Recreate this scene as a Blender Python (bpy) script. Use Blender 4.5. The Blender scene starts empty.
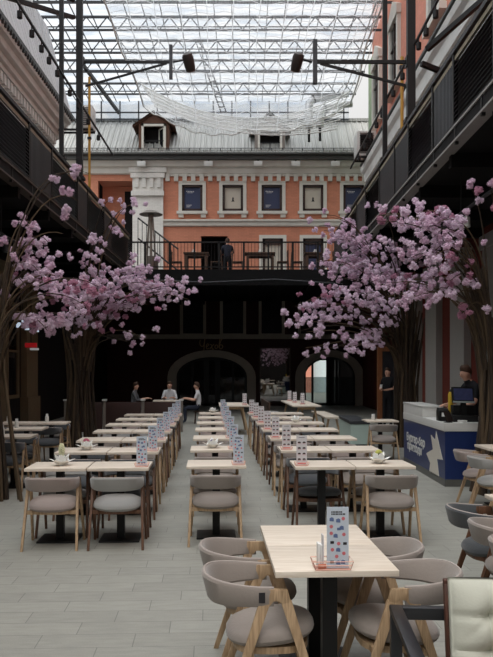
import bpy, bmesh, math, random
from mathutils import Vector, Matrix, Euler, noise

SC = bpy.context.scene
EXPOSURE = 0.24
SKY_LOW, SKY_HIGH = 0.37, 1.45        # overcast sky: dim at the horizon, bright overhead
SUN_E = 2.4
COL = SC.collection
PI = math.pi
F, CX, HY, EYE = 780.0, 246.5, 369.3, 1.72      # focal length in pixels, vanishing point, eye height
U = Vector((-0.0472, 1.0, 0)).normalized()      # direction of the table columns
V = Vector((1.0, 0.0472, 0)).normalized()
RZ = 0.0472


def at(x, y, d):
    return Vector(((x - CX) * d / F, d, EYE - (y - HY) * d / F))


# ------------------------------------------------------------------ materials
def lin(c):
    return tuple(((v / 255) / 12.92 if v / 255 <= 0.04045 else ((v / 255 + 0.055) / 1.055) ** 2.4) for v in c)


MATS = {}


def nodes_of(name):
    m = bpy.data.materials.new(name)
    m.use_nodes = True
    nt = m.node_tree
    b = nt.nodes['Principled BSDF']
    return m, nt, b


def N(nt, t, **kw):
    n = nt.nodes.new(t)
    for k, v in kw.items():
        setattr(n, k, v)
    return n


def mat(name, rgb, rough=0.6, metal=0.0, spec=0.4, var=0.12, scale=8.0, bump=0.0, stretch=(1, 1, 1), emit=0.0, sheen=0.0):
    """plain painted, woven or metal surface with a procedural mottling that belongs to the thing"""
    if name in MATS:
        return MATS[name]
    m, nt, b = nodes_of(name)
    L = nt.links
    tc = N(nt, 'ShaderNodeTexCoord')
    mp = N(nt, 'ShaderNodeMapping')
    mp.inputs['Scale'].default_value = stretch
    L.new(tc.outputs['Object'], mp.inputs[0])
    nz = N(nt, 'ShaderNodeTexNoise')
    nz.inputs['Scale'].default_value = scale
    nz.inputs['Detail'].default_value = 4
    L.new(mp.outputs[0], nz.inputs['Vector'])
    c = lin(rgb)
    mx = N(nt, 'ShaderNodeMix', data_type='RGBA')
    L.new(nz.outputs['Fac'], mx.inputs['Factor'])
    mx.inputs['A'].default_value = tuple(v * (1 - var) for v in c) + (1,)
    mx.inputs['B'].default_value = tuple(min(1, v * (1 + var)) for v in c) + (1,)
    L.new(mx.outputs['Result'], b.inputs['Base Color'])
    b.inputs['Roughness'].default_value = rough
    b.inputs['Metallic'].default_value = metal
    b.inputs['Specular IOR Level'].default_value = spec
    if sheen:
        b.inputs['Sheen Weight'].default_value = sheen
        b.inputs['Sheen Roughness'].default_value = 0.5
    if emit:
        b.inputs['Emission Color'].default_value = c + (1,)
        b.inputs['Emission Strength'].default_value = emit
    if bump:
        bp = N(nt, 'ShaderNodeBump')
        bp.inputs['Strength'].default_value = bump
        bp.inputs['Distance'].default_value = 0.01
        n2 = N(nt, 'ShaderNodeTexNoise')
        n2.inputs['Scale'].default_value = scale * 12
        L.new(mp.outputs[0], n2.inputs['Vector'])
        L.new(n2.outputs['Fac'], bp.inputs['Height'])
        L.new(bp.outputs[0], b.inputs['Normal'])
    MATS[name] = m
    return m


def wood(name, dark, light, rough=0.5, axis='X', scale=6.0):
    if name in MATS:
        return MATS[name]
    m, nt, b = nodes_of(name)
    L = nt.links
    tc = N(nt, 'ShaderNodeTexCoord')
    mp = N(nt, 'ShaderNodeMapping')
    s = {'X': (1, 9, 9), 'Y': (9, 1, 9), 'Z': (9, 9, 1)}[axis]
    mp.inputs['Scale'].default_value = s
    L.new(tc.outputs['Object'], mp.inputs[0])
    nz = N(nt, 'ShaderNodeTexNoise')
    nz.inputs['Scale'].default_value = scale
    nz.inputs['Detail'].default_value = 6
    nz.inputs['Distortion'].default_value = 1.2
    L.new(mp.outputs[0], nz.inputs['Vector'])
    cr = N(nt, 'ShaderNodeValToRGB')
    cr.color_ramp.elements[0].position = 0.32
    cr.color_ramp.elements[0].color = lin(dark) + (1,)
    cr.color_ramp.elements[1].position = 0.66
    cr.color_ramp.elements[1].color = lin(light) + (1,)
    L.new(nz.outputs['Fac'], cr.inputs[0])
    L.new(cr.outputs[0], b.inputs['Base Color'])
    b.inputs['Roughness'].default_value = rough
    MATS[name] = m
    return m


def floor_mat():
    m, nt, b = nodes_of('stone_pavers')
    L = nt.links
    tc = N(nt, 'ShaderNodeTexCoord')
    mp = N(nt, 'ShaderNodeMapping')
    mp.inputs['Rotation'].default_value = (0, 0, -RZ)
    L.new(tc.outputs['Object'], mp.inputs[0])
    sx = N(nt, 'ShaderNodeSeparateXYZ')
    L.new(mp.outputs[0], sx.inputs[0])

    def M(op, a, bb=None):
        n = N(nt, 'ShaderNodeMath', operation=op)
        for i, v in enumerate((a, bb)):
            if v is None:
                continue
            if isinstance(v, (int, float)):
                n.inputs[i].default_value = v
            else:
                L.new(v, n.inputs[i])
        return n.outputs[0]
    v = M('DIVIDE', sx.outputs['Y'], 0.243)
    row = M('FLOOR', v)
    fv = M('FRACT', v)
    u = M('ADD', M('DIVIDE', sx.outputs['X'], 0.60), M('MULTIPLY', row, -0.36))
    col = M('FLOOR', u)
    fu = M('FRACT', u)
    du = M('MULTIPLY', M('MINIMUM', fu, M('SUBTRACT', 1.0, fu)), 0.60)
    dv = M('MULTIPLY', M('MINIMUM', fv, M('SUBTRACT', 1.0, fv)), 0.243)
    dmin = M('MINIMUM', du, dv)
    joint = N(nt, 'ShaderNodeMapRange')
    joint.inputs['From Min'].default_value = 0.0010
    joint.inputs['From Max'].default_value = 0.0035
    L.new(dmin, joint.inputs['Value'])
    cb = N(nt, 'ShaderNodeCombineXYZ')
    L.new(row, cb.inputs[0]); L.new(col, cb.inputs[1])
    wn = N(nt, 'ShaderNodeTexWhiteNoise', noise_dimensions='2D')
    L.new(cb.outputs[0], wn.inputs['Vector'])
    nz = N(nt, 'ShaderNodeTexNoise'); nz.inputs['Scale'].default_value = 9; nz.inputs['Detail'].default_value = 8
    mp2 = N(nt, 'ShaderNodeMapping'); mp2.inputs['Scale'].default_value = (0.6, 2.2, 1)
    L.new(mp.outputs[0], mp2.inputs[0]); L.new(mp2.outputs[0], nz.inputs['Vector'])
    n3 = N(nt, 'ShaderNodeTexNoise'); n3.inputs['Scale'].default_value = 140; n3.inputs['Detail'].default_value = 2
    L.new(tc.outputs['Object'], n3.inputs['Vector'])
    t = M('ADD', M('ADD', M('MULTIPLY', wn.outputs['Value'], 0.13), M('MULTIPLY', nz.outputs['Fac'], 0.50)), M('MULTIPLY', n3.outputs['Fac'], 0.57))
    cr = N(nt, 'ShaderNodeValToRGB')
    cr.color_ramp.elements[0].position = 0.30; cr.color_ramp.elements[0].color = lin((129, 129, 122)) + (1,)
    cr.color_ramp.elements[1].position = 0.95; cr.color_ramp.elements[1].color = lin((168, 167, 158)) + (1,)
    L.new(t, cr.inputs[0])
    mx = N(nt, 'ShaderNodeMix', data_type='RGBA')
    L.new(joint.outputs[0], mx.inputs['Factor'])
    mx.inputs['A'].default_value = lin((104, 104, 100)) + (1,)
    L.new(cr.outputs[0], mx.inputs['B'])
    L.new(mx.outputs['Result'], b.inputs['Base Color'])
    b.inputs['Roughness'].default_value = 0.55
    bp = N(nt, 'ShaderNodeBump'); bp.inputs['Strength'].default_value = 0.25; bp.inputs['Distance'].default_value = 0.004
    L.new(M('ADD', M('MULTIPLY', n3.outputs['Fac'], 0.4), joint.outputs[0]), bp.inputs['Height'])
    L.new(bp.outputs[0], b.inputs['Normal'])
    return m


def brick_mat(name, rgb, mortar, var=0.18, bw=0.25, bh=0.075):
    """painted brick: courses run along local X (or Y on a side wall) and up Z"""
    m, nt, b = nodes_of(name)
    L = nt.links
    tc = N(nt, 'ShaderNodeTexCoord')
    sx = N(nt, 'ShaderNodeSeparateXYZ'); L.new(tc.outputs['Object'], sx.inputs[0])
    ad = N(nt, 'ShaderNodeMath', operation='ADD'); L.new(sx.outputs[0], ad.inputs[0]); L.new(sx.outputs[1], ad.inputs[1])
    cb = N(nt, 'ShaderNodeCombineXYZ'); L.new(ad.outputs[0], cb.inputs[0]); L.new(sx.outputs[2], cb.inputs[1])
    br = N(nt, 'ShaderNodeTexBrick')
    br.inputs['Scale'].default_value = 1.0
    br.inputs['Brick Width'].default_value = bw
    br.inputs['Row Height'].default_value = bh
    br.inputs['Mortar Size'].default_value = 0.006
    br.inputs['Mortar Smooth'].default_value = 0.4
    c = lin(rgb)
    br.inputs['Color1'].default_value = tuple(v * (1 - var) for v in c) + (1,)
    br.inputs['Color2'].default_value = tuple(min(1, v * (1 + var)) for v in c) + (1,)
    br.inputs['Mortar'].default_value = lin(mortar) + (1,)
    L.new(cb.outputs[0], br.inputs['Vector'])
    nz = N(nt, 'ShaderNodeTexNoise'); nz.inputs['Scale'].default_value = 1.3; nz.inputs['Detail'].default_value = 5
    L.new(tc.outputs['Object'], nz.inputs['Vector'])
    hs = N(nt, 'ShaderNodeHueSaturation')
    mr = N(nt, 'ShaderNodeMapRange'); mr.inputs['To Min'].default_value = 0.82; mr.inputs['To Max'].default_value = 1.15
    L.new(nz.outputs['Fac'], mr.inputs['Value']); L.new(mr.outputs[0], hs.inputs['Value'])
    L.new(br.outputs['Color'], hs.inputs['Color']); L.new(hs.outputs[0], b.inputs['Base Color'])
    b.inputs['Roughness'].default_value = 0.85
    bp = N(nt, 'ShaderNodeBump'); bp.inputs['Strength'].default_value = 0.5; bp.inputs['Distance'].default_value = 0.008; bp.invert = True
    L.new(br.outputs['Fac'], bp.inputs['Height']); L.new(bp.outputs[0], b.inputs['Normal'])
    return m


def corrugated(name, rgb, axis, pitch=0.12, rust=0.0):
    m, nt, b = nodes_of(name)
    L = nt.links
    tc = N(nt, 'ShaderNodeTexCoord')
    sx = N(nt, 'ShaderNodeSeparateXYZ'); L.new(tc.outputs['Object'], sx.inputs[0])
    k = N(nt, 'ShaderNodeMath', operation='MULTIPLY'); k.inputs[1].default_value = 2 * PI / pitch
    L.new(sx.outputs[axis], k.inputs[0])
    s = N(nt, 'ShaderNodeMath', operation='SINE'); L.new(k.outputs[0], s.inputs[0])
    bp = N(nt, 'ShaderNodeBump'); bp.inputs['Strength'].default_value = 1.0; bp.inputs['Distance'].default_value = 0.018
    L.new(s.outputs[0], bp.inputs['Height']); L.new(bp.outputs[0], b.inputs['Normal'])
    nz = N(nt, 'ShaderNodeTexNoise'); nz.inputs['Scale'].default_value = 0.9; nz.inputs['Detail'].default_value = 6
    mp = N(nt, 'ShaderNodeMapping'); mp.inputs['Scale'].default_value = (3, 0.5, 0.5) if axis == 0 else (0.5, 3, 0.5)
    L.new(tc.outputs['Object'], mp.inputs[0]); L.new(mp.outputs[0], nz.inputs['Vector'])
    c = lin(rgb)
    mx = N(nt, 'ShaderNodeMix', data_type='RGBA')
    L.new(nz.outputs['Fac'], mx.inputs['Factor'])
    mx.inputs['A'].default_value = tuple(v * 0.78 for v in c) + (1,)
    mx.inputs['B'].default_value = tuple(min(1, v * 1.18) for v in c) + (1,)
    L.new(mx.outputs['Result'], b.inputs['Base Color'])
    b.inputs['Roughness'].default_value = 0.5
    b.inputs['Specular IOR Level'].default_value = 0.4
    return m


def glass_mat(name, tint, clear, rough=0.05, spec=0.5):
    """thin pane: part clear, part reflecting"""
    m = bpy.data.materials.new(name); m.use_nodes = True
    nt = m.node_tree; nt.nodes.clear(); L = nt.links
    o = N(nt, 'ShaderNodeOutputMaterial')
    t = N(nt, 'ShaderNodeBsdfTransparent'); t.inputs[0].default_value = tint + (1,)
    g = N(nt, 'ShaderNodeBsdfPrincipled')
    g.inputs['Base Color'].default_value = (0.03, 0.03, 0.035, 1)
    g.inputs['Roughness'].default_value = rough
    g.inputs['Specular IOR Level'].default_value = spec
    mx = N(nt, 'ShaderNodeMixShader'); mx.inputs[0].default_value = clear
    L.new(g.outputs[0], mx.inputs[1]); L.new(t.outputs[0], mx.inputs[2]); L.new(mx.outputs[0], o.inputs[0])
    return m


def net_mat():
    m = bpy.data.materials.new('white_net'); m.use_nodes = True
    nt = m.node_tree; nt.nodes.clear(); L = nt.links
    o = N(nt, 'ShaderNodeOutputMaterial')
    uv = N(nt, 'ShaderNodeTexCoord')
    sx = N(nt, 'ShaderNodeSeparateXYZ'); L.new(uv.outputs['UV'], sx.inputs[0])

    def line(src, pitch, width):
        a = N(nt, 'ShaderNodeMath', operation='DIVIDE'); a.inputs[1].default_value = pitch; L.new(src, a.inputs[0])
        f = N(nt, 'ShaderNodeMath', operation='FRACT'); L.new(a.outputs[0], f.inputs[0])
        c = N(nt, 'ShaderNodeMath', operation='LESS_THAN'); c.inputs[1].default_value = width / pitch; L.new(f.outputs[0], c.inputs[0])
        return c.outputs[0]
    ls = [line(sx.outputs[0], 0.05, 0.006), line(sx.outputs[1], 0.05, 0.006), line(sx.outputs[1], 0.42, 0.04), line(sx.outputs[0], 0.9, 0.03)]
    cur = ls[0]
    for x in ls[1:]:
        mm = N(nt, 'ShaderNodeMath', operation='MAXIMUM'); L.new(cur, mm.inputs[0]); L.new(x, mm.inputs[1]); cur = mm.outputs[0]
    d = N(nt, 'ShaderNodeBsdfDiffuse'); d.inputs[0].default_value = (0.86, 0.87, 0.88, 1)
    tl = N(nt, 'ShaderNodeBsdfTranslucent'); tl.inputs[0].default_value = (0.86, 0.87, 0.88, 1)
    m1 = N(nt, 'ShaderNodeMixShader'); m1.inputs[0].default_value = 0.5
    L.new(d.outputs[0], m1.inputs[1]); L.new(tl.outputs[0], m1.inputs[2])
    t = N(nt, 'ShaderNodeBsdfTransparent')
    mx = N(nt, 'ShaderNodeMixShader'); L.new(cur, mx.inputs[0]); L.new(t.outputs[0], mx.inputs[1]); L.new(m1.outputs[0], mx.inputs[2])
    L.new(mx.outputs[0], o.inputs[0])
    return m


OAK = wood('oak', (150, 124, 94), (190, 162, 129), 0.5, 'Z')
WALNUT = wood('walnut', (78, 52, 36), (110, 76, 54), 0.5, 'Z')
ASH = wood('bleached_ash', (212, 198, 180), (232, 221, 206), 0.45, 'X', 4)
DARKWOOD = wood('dark_wood', (52, 36, 28), (74, 52, 40), 0.5, 'X')
BLACKM = mat('black_metal', (19, 19, 20), 0.5, 0.0, 0.35, 0.1)
STEEL = mat('dark_steel', (36, 37, 40), 0.5, 0.2, 0.5, 0.15)
GREYSTEEL = mat('grey_painted_steel', (58, 60, 64), 0.5, 0.2, 0.5, 0.1)
TAUPE = mat('taupe_velvet', (143, 134, 127), 0.9, 0, 0.2, 0.10, 5, 0.15, sheen=0.3)
ROSE = mat('rose_taupe_velvet', (157, 144, 138), 0.9, 0, 0.2, 0.10, 5, 0.15, sheen=0.3)
GREY = mat('light_grey_velvet', (158, 157, 154), 0.9, 0, 0.2, 0.10, 5, 0.15, sheen=0.3)
CHAR = mat('charcoal_velvet', (74, 77, 80), 0.9, 0, 0.2, 0.12, 5, 0.15, sheen=0.3)
COPPER = mat('copper_wire', (206, 158, 142), 0.4, 0.6, 0.5, 0.05)
PAPER = mat('white_paper', (228, 228, 226), 0.8, 0, 0.2, 0.04)
CARDBLUE = mat('pale_blue_card', (196, 205, 216), 0.6, 0, 0.3, 0.06, 20)
CARDPINK = mat('pale_card', (216, 212, 214), 0.6, 0, 0.3, 0.05, 20)
INKBLUE = mat('blue_print', (96, 112, 152), 0.6)
INKRED = mat('red_print', (204, 112, 118), 0.6)
INKDARK = mat('dark_print', (38, 36, 40), 0.6)
INKBROWN = mat('brown_print', (104, 66, 48), 0.6)
WHITE = mat('white_laminate', (214, 214, 210), 0.4, 0, 0.4, 0.03)
WPAINT = mat('white_masonry_paint', (222, 219, 210), 0.8, 0, 0.2, 0.10, 3, 0.1)
STUCCO = mat('cream_stucco', (232, 233, 229), 0.85, 0, 0.2, 0.14, 2.5, 0.2)
BARK = wood('bark', (34, 27, 21), (70, 55, 40), 0.85, 'Z', 5)
TWIG = mat('twig', (88, 74, 58), 0.85, 0, 0.2, 0.25, 6)


# ------------------------------------------------------------------ mesh builder
class MB:
    def __init__(s):
        s.v, s.f, s.m, s.uv = [], [], [], None
        s.cm = 0

    def face(s, *idx):
        s.f.append(tuple(idx)); s.m.append(s.cm)

    def box(s, x0, x1, y0, y1, z0, z1, M=None):
        b = len(s.v)
        p = [Vector((x, y, z)) for z in (z0, z1) for y in (y0, y1) for x in (x0, x1)]
        if M is not None:
            p = [M @ q for q in p]
        s.v += p
        for q in ((0, 2, 3, 1), (4, 5, 7, 6), (0, 1, 5, 4), (2, 6, 7, 3), (0, 4, 6, 2), (1, 3, 7, 5)):
            s.face(*[b + i for i in q])
        return s

    def beam(s, p, q, w, h, up=(0, 0, 1), w2=None, h2=None):
        p, q = Vector(p), Vector(q)
        d = (q - p).normalized()
        up = Vector(up)
        if abs(d.dot(up)) > 0.98:
            up = Vector((0, 1, 0))
        x = d.cross(up).normalized(); y = x.cross(d).normalized()
        w2 = w if w2 is None else w2; h2 = h if h2 is None else h2
        b = len(s.v)
        for c, ww, hh in ((p, w, h), (q, w2, h2)):
            for sx, sy in ((-1, -1), (1, -1), (1, 1), (-1, 1)):
                s.v.append(c + x * sx * ww / 2 + y * sy * hh / 2)
        s.face(b + 3, b + 2, b + 1, b)
        s.face(b + 4, b + 5, b + 6, b + 7)
        for i in range(4):
            j = (i + 1) % 4
            s.face(b + i, b + j, b + 4 + j, b + 4 + i)
        return s

    def tube(s, pts, rad, n=6, closed=False):
        pts = [Vector(p) for p in pts]
        k = len(pts)
        rad = rad if isinstance(rad, (list, tuple)) else [rad] * k
        b = len(s.v)
        prev = None
        for i, p in enumerate(pts):
            if closed:
                d = pts[(i + 1) % k] - pts[i - 1]
            else:
                d = pts[min(i + 1, k - 1)] - pts[max(i - 1, 0)]
            d = d.normalized() if d.length > 1e-9 else Vector((0, 0, 1))
            if prev is None:
                a = Vector((0, 0, 1)) if abs(d.z) < 0.9 else Vector((1, 0, 0))
                x = d.cross(a).normalized()
            else:
                x = (prev - d * prev.dot(d)).normalized()
            prev = x
            y = d.cross(x)
            for j in range(n):
                t = 2 * PI * j / n
                s.v.append(p + (x * math.cos(t) + y * math.sin(t)) * rad[i])
        for i in range(k if closed else k - 1):
            i2 = (i + 1) % k
            for j in range(n):
                j2 = (j + 1) % n
                s.face(b + i * n + j, b + i * n + j2, b + i2 * n + j2, b + i2 * n + j)
        if not closed:
            s.face(*[b + j for j in reversed(range(n))])
            s.face(*[b + (k - 1) * n + j for j in range(n)])
        return s

    def rings(s, rings, cap0=True, cap1=True, wrap=True):
        """skin a list of equal-length point rings"""
        b = len(s.v); n = len(rings[0])
        for r in rings:
            s.v += [Vector(p) for p in r]
        for i in range(len(rings) - 1):
            for j in range(n if wrap else n - 1):
                j2 = (j + 1) % n
                s.face(b + i * n + j, b + i * n + j2, b + (i + 1) * n + j2, b + (i + 1) * n + j)
        if cap0:
            s.face(*[b + j for j in reversed(range(n))])
        if cap1:
            s.face(*[b + (len(rings) - 1) * n + j for j in range(n)])
        return s

    def lathe(s, prof, c=(0, 0, 0), n=16, sx=1, sy=1):
        c = Vector(c)
        return s.rings([[c + Vector((r * sx * math.cos(2 * PI * j / n), r * sy * math.sin(2 * PI * j / n), z)) for j in range(n)] for r, z in prof])

    def ball(s, c, r, n=12, m=8):
        rx, ry, rz = r if isinstance(r, (tuple, list)) else (r, r, r)
        c = Vector(c)
        pr = []
        for i in range(1, m):
            t = PI * i / m
            pr.append([c + Vector((rx * math.sin(t) * math.cos(2 * PI * j / n), ry * math.sin(t) * math.sin(2 * PI * j / n), -rz * math.cos(t))) for j in range(n)])
        return s.rings(pr)

    def prism(s, poly, plane, a, b_):
        """extrude a polygon given in plane 'XZ' (along Y), 'YZ' (along X) or 'XY' (along Z)"""
        def P(u, v, w):
            return Vector((u, w, v)) if plane == 'XZ' else Vector((w, u, v)) if plane == 'YZ' else Vector((u, v, w))
        b = len(s.v); n = len(poly)
        s.v += [P(u, v, a) for u, v in poly] + [P(u, v, b_) for u, v in poly]
        s.face(*[b + i for i in range(n)])
        s.face(*[b + n + i for i in reversed(range(n))])
        for i in range(n):
            j = (i + 1) % n
            s.face(b + j, b + i, b + n + i, b + n + j)
        return s

    def mesh(s, name, mats, smooth=False, bevel=0.0, fix=True):
        me = bpy.data.meshes.new(name)
        me.from_pydata([tuple(p) for p in s.v], [], s.f)
        mats = mats if isinstance(mats, (list, tuple)) else [mats]
        for m in mats:
            me.materials.append(m)
        for p, k in zip(me.polygons, s.m):
            p.material_index = min(k, len(mats) - 1)
        if fix or bevel:
            bm = bmesh.new(); bm.from_mesh(me)
            if bevel:
                bmesh.ops.remove_doubles(bm, verts=bm.verts, dist=1e-5)
                ed = [e for e in bm.edges if len(e.link_faces) == 2 and e.calc_face_angle(0) > 0.6]
                bmesh.ops.bevel(bm, geom=ed, offset=bevel, segments=2, affect='EDGES', profile=0.6)
            bmesh.ops.recalc_face_normals(bm, faces=bm.faces)
            bm.to_mesh(me); bm.free()
        if smooth or bevel:
            me.polygons.foreach_set('use_smooth', [True] * len(me.polygons))
            me.set_sharp_from_angle(angle=math.radians(38))
        me.update()
        return me

    def build(s, name, mats, parent=None, **kw):
        return link(name, s.mesh(name, mats, **kw), parent)


def link(name, me, parent=None):
    o = bpy.data.objects.new(name, me)
    COL.objects.link(o)
    if parent is not None:
        o.parent = parent
    return o


def tag(o, label=None, cat=None, group=None, kind=None):
    if label:
        o['label'] = label
    if cat:
        o['category'] = cat
    if group:
        o['group'] = group
    if kind:
        o['kind'] = kind
    return o


def thing(name, label, cat, loc=(0, 0, 0), rz=0.0, group=None):
    o = bpy.data.objects.new(name, None)
    o.empty_display_size = 0.1
    COL.objects.link(o)
    o.location = loc
    o.rotation_euler = (0, 0, rz)
    return tag(o, label, cat, group)


def struct(name, mb, mats, label=None, **kw):
    o = mb.build(name, mats, None, **kw)
    return tag(o, label, None, None, 'structure')


CACHE = {}


def part(name, key, fn, mats, parent, **kw):
    """a part whose mesh is shared with the same part of the other copies"""
    k = (key, mats.name if not isinstance(mats, (list, tuple)) else tuple(m.name for m in mats))
    if k not in CACHE:
        CACHE[k] = fn().mesh(name, mats, **kw)
    return link(name, CACHE[k], parent)


ORD = ['first', 'second', 'third', 'fourth', 'fifth', 'sixth', 'seventh', 'eighth', 'ninth', 'tenth']
# ------------------------------------------------------------------ camera, sky
cam = bpy.data.cameras.new('camera'); camo = bpy.data.objects.new('camera', cam); COL.objects.link(camo)
cam.sensor_fit = 'VERTICAL'; cam.sensor_height = 24.0; cam.lens = F / 657 * 24.0
cam.shift_y = (HY - 328.5) / 657
camo.location = (0, 0, EYE); camo.rotation_euler = (PI / 2, 0, 0)
cam.clip_start = 0.05; cam.clip_end = 300
SC.camera = camo
vs = SC.view_settings
vs.view_transform = 'Standard'; vs.look = 'None'; vs.gamma = 1.0; vs.use_curve_mapping = False
vs.exposure = EXPOSURE

w = bpy.data.worlds.new('overcast_sky'); SC.world = w; w.use_nodes = True
nt = w.node_tree; L = nt.links
bg = nt.nodes['Background']
tc = N(nt, 'ShaderNodeTexCoord'); sx = N(nt, 'ShaderNodeSeparateXYZ'); L.new(tc.outputs['Generated'], sx.inputs[0])
mr = N(nt, 'ShaderNodeMapRange'); mr.inputs['From Min'].default_value = 0.0; mr.inputs['From Max'].default_value = 1.0
mr.inputs['To Min'].default_value = SKY_LOW; mr.inputs['To Max'].default_value = SKY_HIGH      # overcast: brighter overhead
L.new(sx.outputs['Z'], mr.inputs['Value']); L.new(mr.outputs[0], bg.inputs['Strength'])
bg.inputs['Color'].default_value = (1.0, 0.995, 0.985, 1)

sun = bpy.data.lights.new('veiled_sun', 'SUN'); suno = bpy.data.objects.new('veiled_sun', sun); COL.objects.link(suno)
sun.energy = SUN_E; sun.angle = math.radians(70); sun.color = (1.0, 0.97, 0.93)
suno.rotation_euler = (math.radians(17), math.radians(-15), 0)

# ------------------------------------------------------------------ floor and walls
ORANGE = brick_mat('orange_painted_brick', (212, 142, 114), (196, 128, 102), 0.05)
PINK = brick_mat('salmon_painted_brick', (224, 150, 128), (208, 136, 116), 0.05)
WHITEBRICK = brick_mat('white_painted_brick', (234, 232, 226), (214, 210, 202), 0.04)
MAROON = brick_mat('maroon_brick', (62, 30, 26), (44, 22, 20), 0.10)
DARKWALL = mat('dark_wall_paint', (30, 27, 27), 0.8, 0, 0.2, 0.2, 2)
SOFFIT = mat('black_soffit', (20, 20, 21), 0.8, 0, 0.2, 0.1)
FRAMEBROWN = mat('dark_brown_frame', (58, 40, 34), 0.5)
ROOFMETAL = corrugated('corrugated_grey_roof', (178, 178, 174), 0, 0.16)
MANSARD = corrugated('corrugated_pale_cladding', (206, 208, 210), 1, 0.30)
GUTTER = mat('dark_gutter', (70, 70, 68), 0.5, 0.2)
PANE = glass_mat('window_glass', (0.30, 0.33, 0.36), 0.35, 0.03, 0.6)
BLUE = mat('blue_banner', (48, 58, 92), 0.4, 0, 0.5, 0.06, 2)
CREAM = mat('cream_blind', (206, 198, 184), 0.7, 0, 0.2, 0.05, 2)

mb = MB(); mb.box(-14, 14, -14, 62, -0.3, 0)
struct('floor', mb, floor_mat(), 'grey stone pavers laid in staggered rows across the courtyard')


def wall_with_holes(x0, x1, z0, z1, y0, y1, holes, mb=None):
    mb = mb or MB()
    xs = sorted({x0, x1, *[v for h in holes for v in h[:2] if x0 < v < x1]})
    zs = sorted({z0, z1, *[v for h in holes for v in h[2:] if z0 < v < z1]})
    for a, b in zip(xs, xs[1:]):
        run = None
        for c, d in zip(zs, zs[1:]):
            cx, cz = (a + b) / 2, (c + d) / 2
            if any(h[0] < cx < h[1] and h[2] < cz < h[3] for h in holes):
                if run:
                    mb.box(a, b, y0, y1, run[0], run[1]); run = None
            else:
                run = (run[0], d) if run else (c, d)
        if run:
            mb.box(a, b, y0, y1, run[0], run[1])
    return mb


mb = MB(); mb.box(-14, 14, -13.9, -13.6, 0, 6.5)  # added behind the camera so the wall mirror reflects dark, not open sky
struct('wall_front_added', mb, DARKWALL, 'plain dark wall added behind the viewer to keep sky out of the mirror')
FY = 37.0
TZ = 5.24          # terrace and balcony level


def fx(x):
    return (x - CX) * FY / F


def fz(y):
    return EYE - (y - HY) * FY / F


UPW = [(192.3, 'blue'), (232.8, 'cream'), (271.8, 'blue'), (313.0, 'cream'), (353.5, 'blue')]
up_holes = [(fx(c - 10.3), fx(c + 10.3), fz(211), fz(185)) for c, k in UPW]
door_hole = (fx(201), fx(227.5), TZ, fz(236))
door2 = (fx(262.5), fx(283), TZ, fz(238.5))
door3 = (fx(303), fx(323.5), TZ, fz(238.5))
pier0, pier1 = fx(133), fx(163.5)
mb = wall_with_holes(pier1, 7.2, TZ, 12.0, FY, FY + 0.3, up_holes + [door_hole, door2, door3])
struct('wall_back', mb, ORANGE, 'orange painted brick facade of the building behind the terrace')
mb = MB(); mb.box(-9.2, fx(98), FY, FY + 0.3, TZ, 12.0); mb.box(fx(98), pier0, FY + 1.2, FY + 1.4, TZ, 12.0); mb.box(fx(98), pier0, FY, FY + 1.2, fz(181), 12.0)
struct('wall_back_recess', mb, ORANGE, 'orange wall set back in the opening left of the white pier')
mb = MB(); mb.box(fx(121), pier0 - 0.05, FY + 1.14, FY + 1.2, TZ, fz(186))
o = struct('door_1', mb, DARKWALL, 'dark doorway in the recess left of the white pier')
mb = MB(); mb.box(pier0, pier1, FY - 0.18, FY + 0.3, TZ, 11.4)
for k, (a, b, zz) in enumerate(((-0.08, 0.08, 10.75), (-0.16, 0.16, 11.0), (-0.05, 0.05, 9.9))):
    mb.box(pier0 + a, pier1 + b, FY - 0.3, FY - 0.18, zz, zz + 0.22)
for i in range(4):
    xx = pier0 + 0.12 + i * 0.35
    mb.box(xx, xx + 0.17, FY - 0.26, FY - 0.18, 10.30, 10.75)
struct('wall_pier', mb, WHITEBRICK, 'white painted brick pier with stepped capital beside the orange facade')
# dark room behind the facade
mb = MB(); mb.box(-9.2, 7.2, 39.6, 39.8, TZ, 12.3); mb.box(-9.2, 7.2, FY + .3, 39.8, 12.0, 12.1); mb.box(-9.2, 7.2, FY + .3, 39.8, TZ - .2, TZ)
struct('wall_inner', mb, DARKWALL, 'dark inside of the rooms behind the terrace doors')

# cornice, dentils, string course, gutter
mb = MB(); mb.prism([(FY, 10.95), (FY - 0.14, 10.98), (FY - 0.18, 11.2), (FY - 0.34, 11.28), (FY - 0.42, 11.52), (FY, 11.52)], 'YZ', -9.2, 7.2)
struct('trim_1', mb, WPAINT, 'white moulded cornice under the eaves')
mb = MB()
xx = pier1 + 0.1
while xx < 7.0:
    mb.box(xx, xx + 0.20, FY - 0.14, FY + 0.02, fz(181.5), 10.97); xx += 0.405
mb.box(pier1, 7.2, FY - 0.10, FY + 0.02, fz(176.5), 10.97)
struct('trim_2', mb, WPAINT, 'row of white dentils below the cornice')
mb = MB(); mb.prism([(FY + .02, fz(227)), (FY - 0.1, fz(226)), (FY - 0.12, fz(223)), (FY - 0.2, fz(221.5)), (FY - 0.2, fz(220)), (FY + .02, fz(219.5))], 'YZ', pier1, 7.2)
struct('trim_3', mb, WPAINT, 'white string course across the orange facade')
mb = MB(); mb.box(-9.2, 7.2, FY - 0.62, FY + .2, 11.52, 11.76); mb.tube([(-9.2, FY - 0.68, 11.76), (7.2, FY - 0.68, 11.76)], 0.06, 8)
struct('trim_4', mb, GUTTER, 'dark gutter and eaves board below the grey roof')
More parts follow.
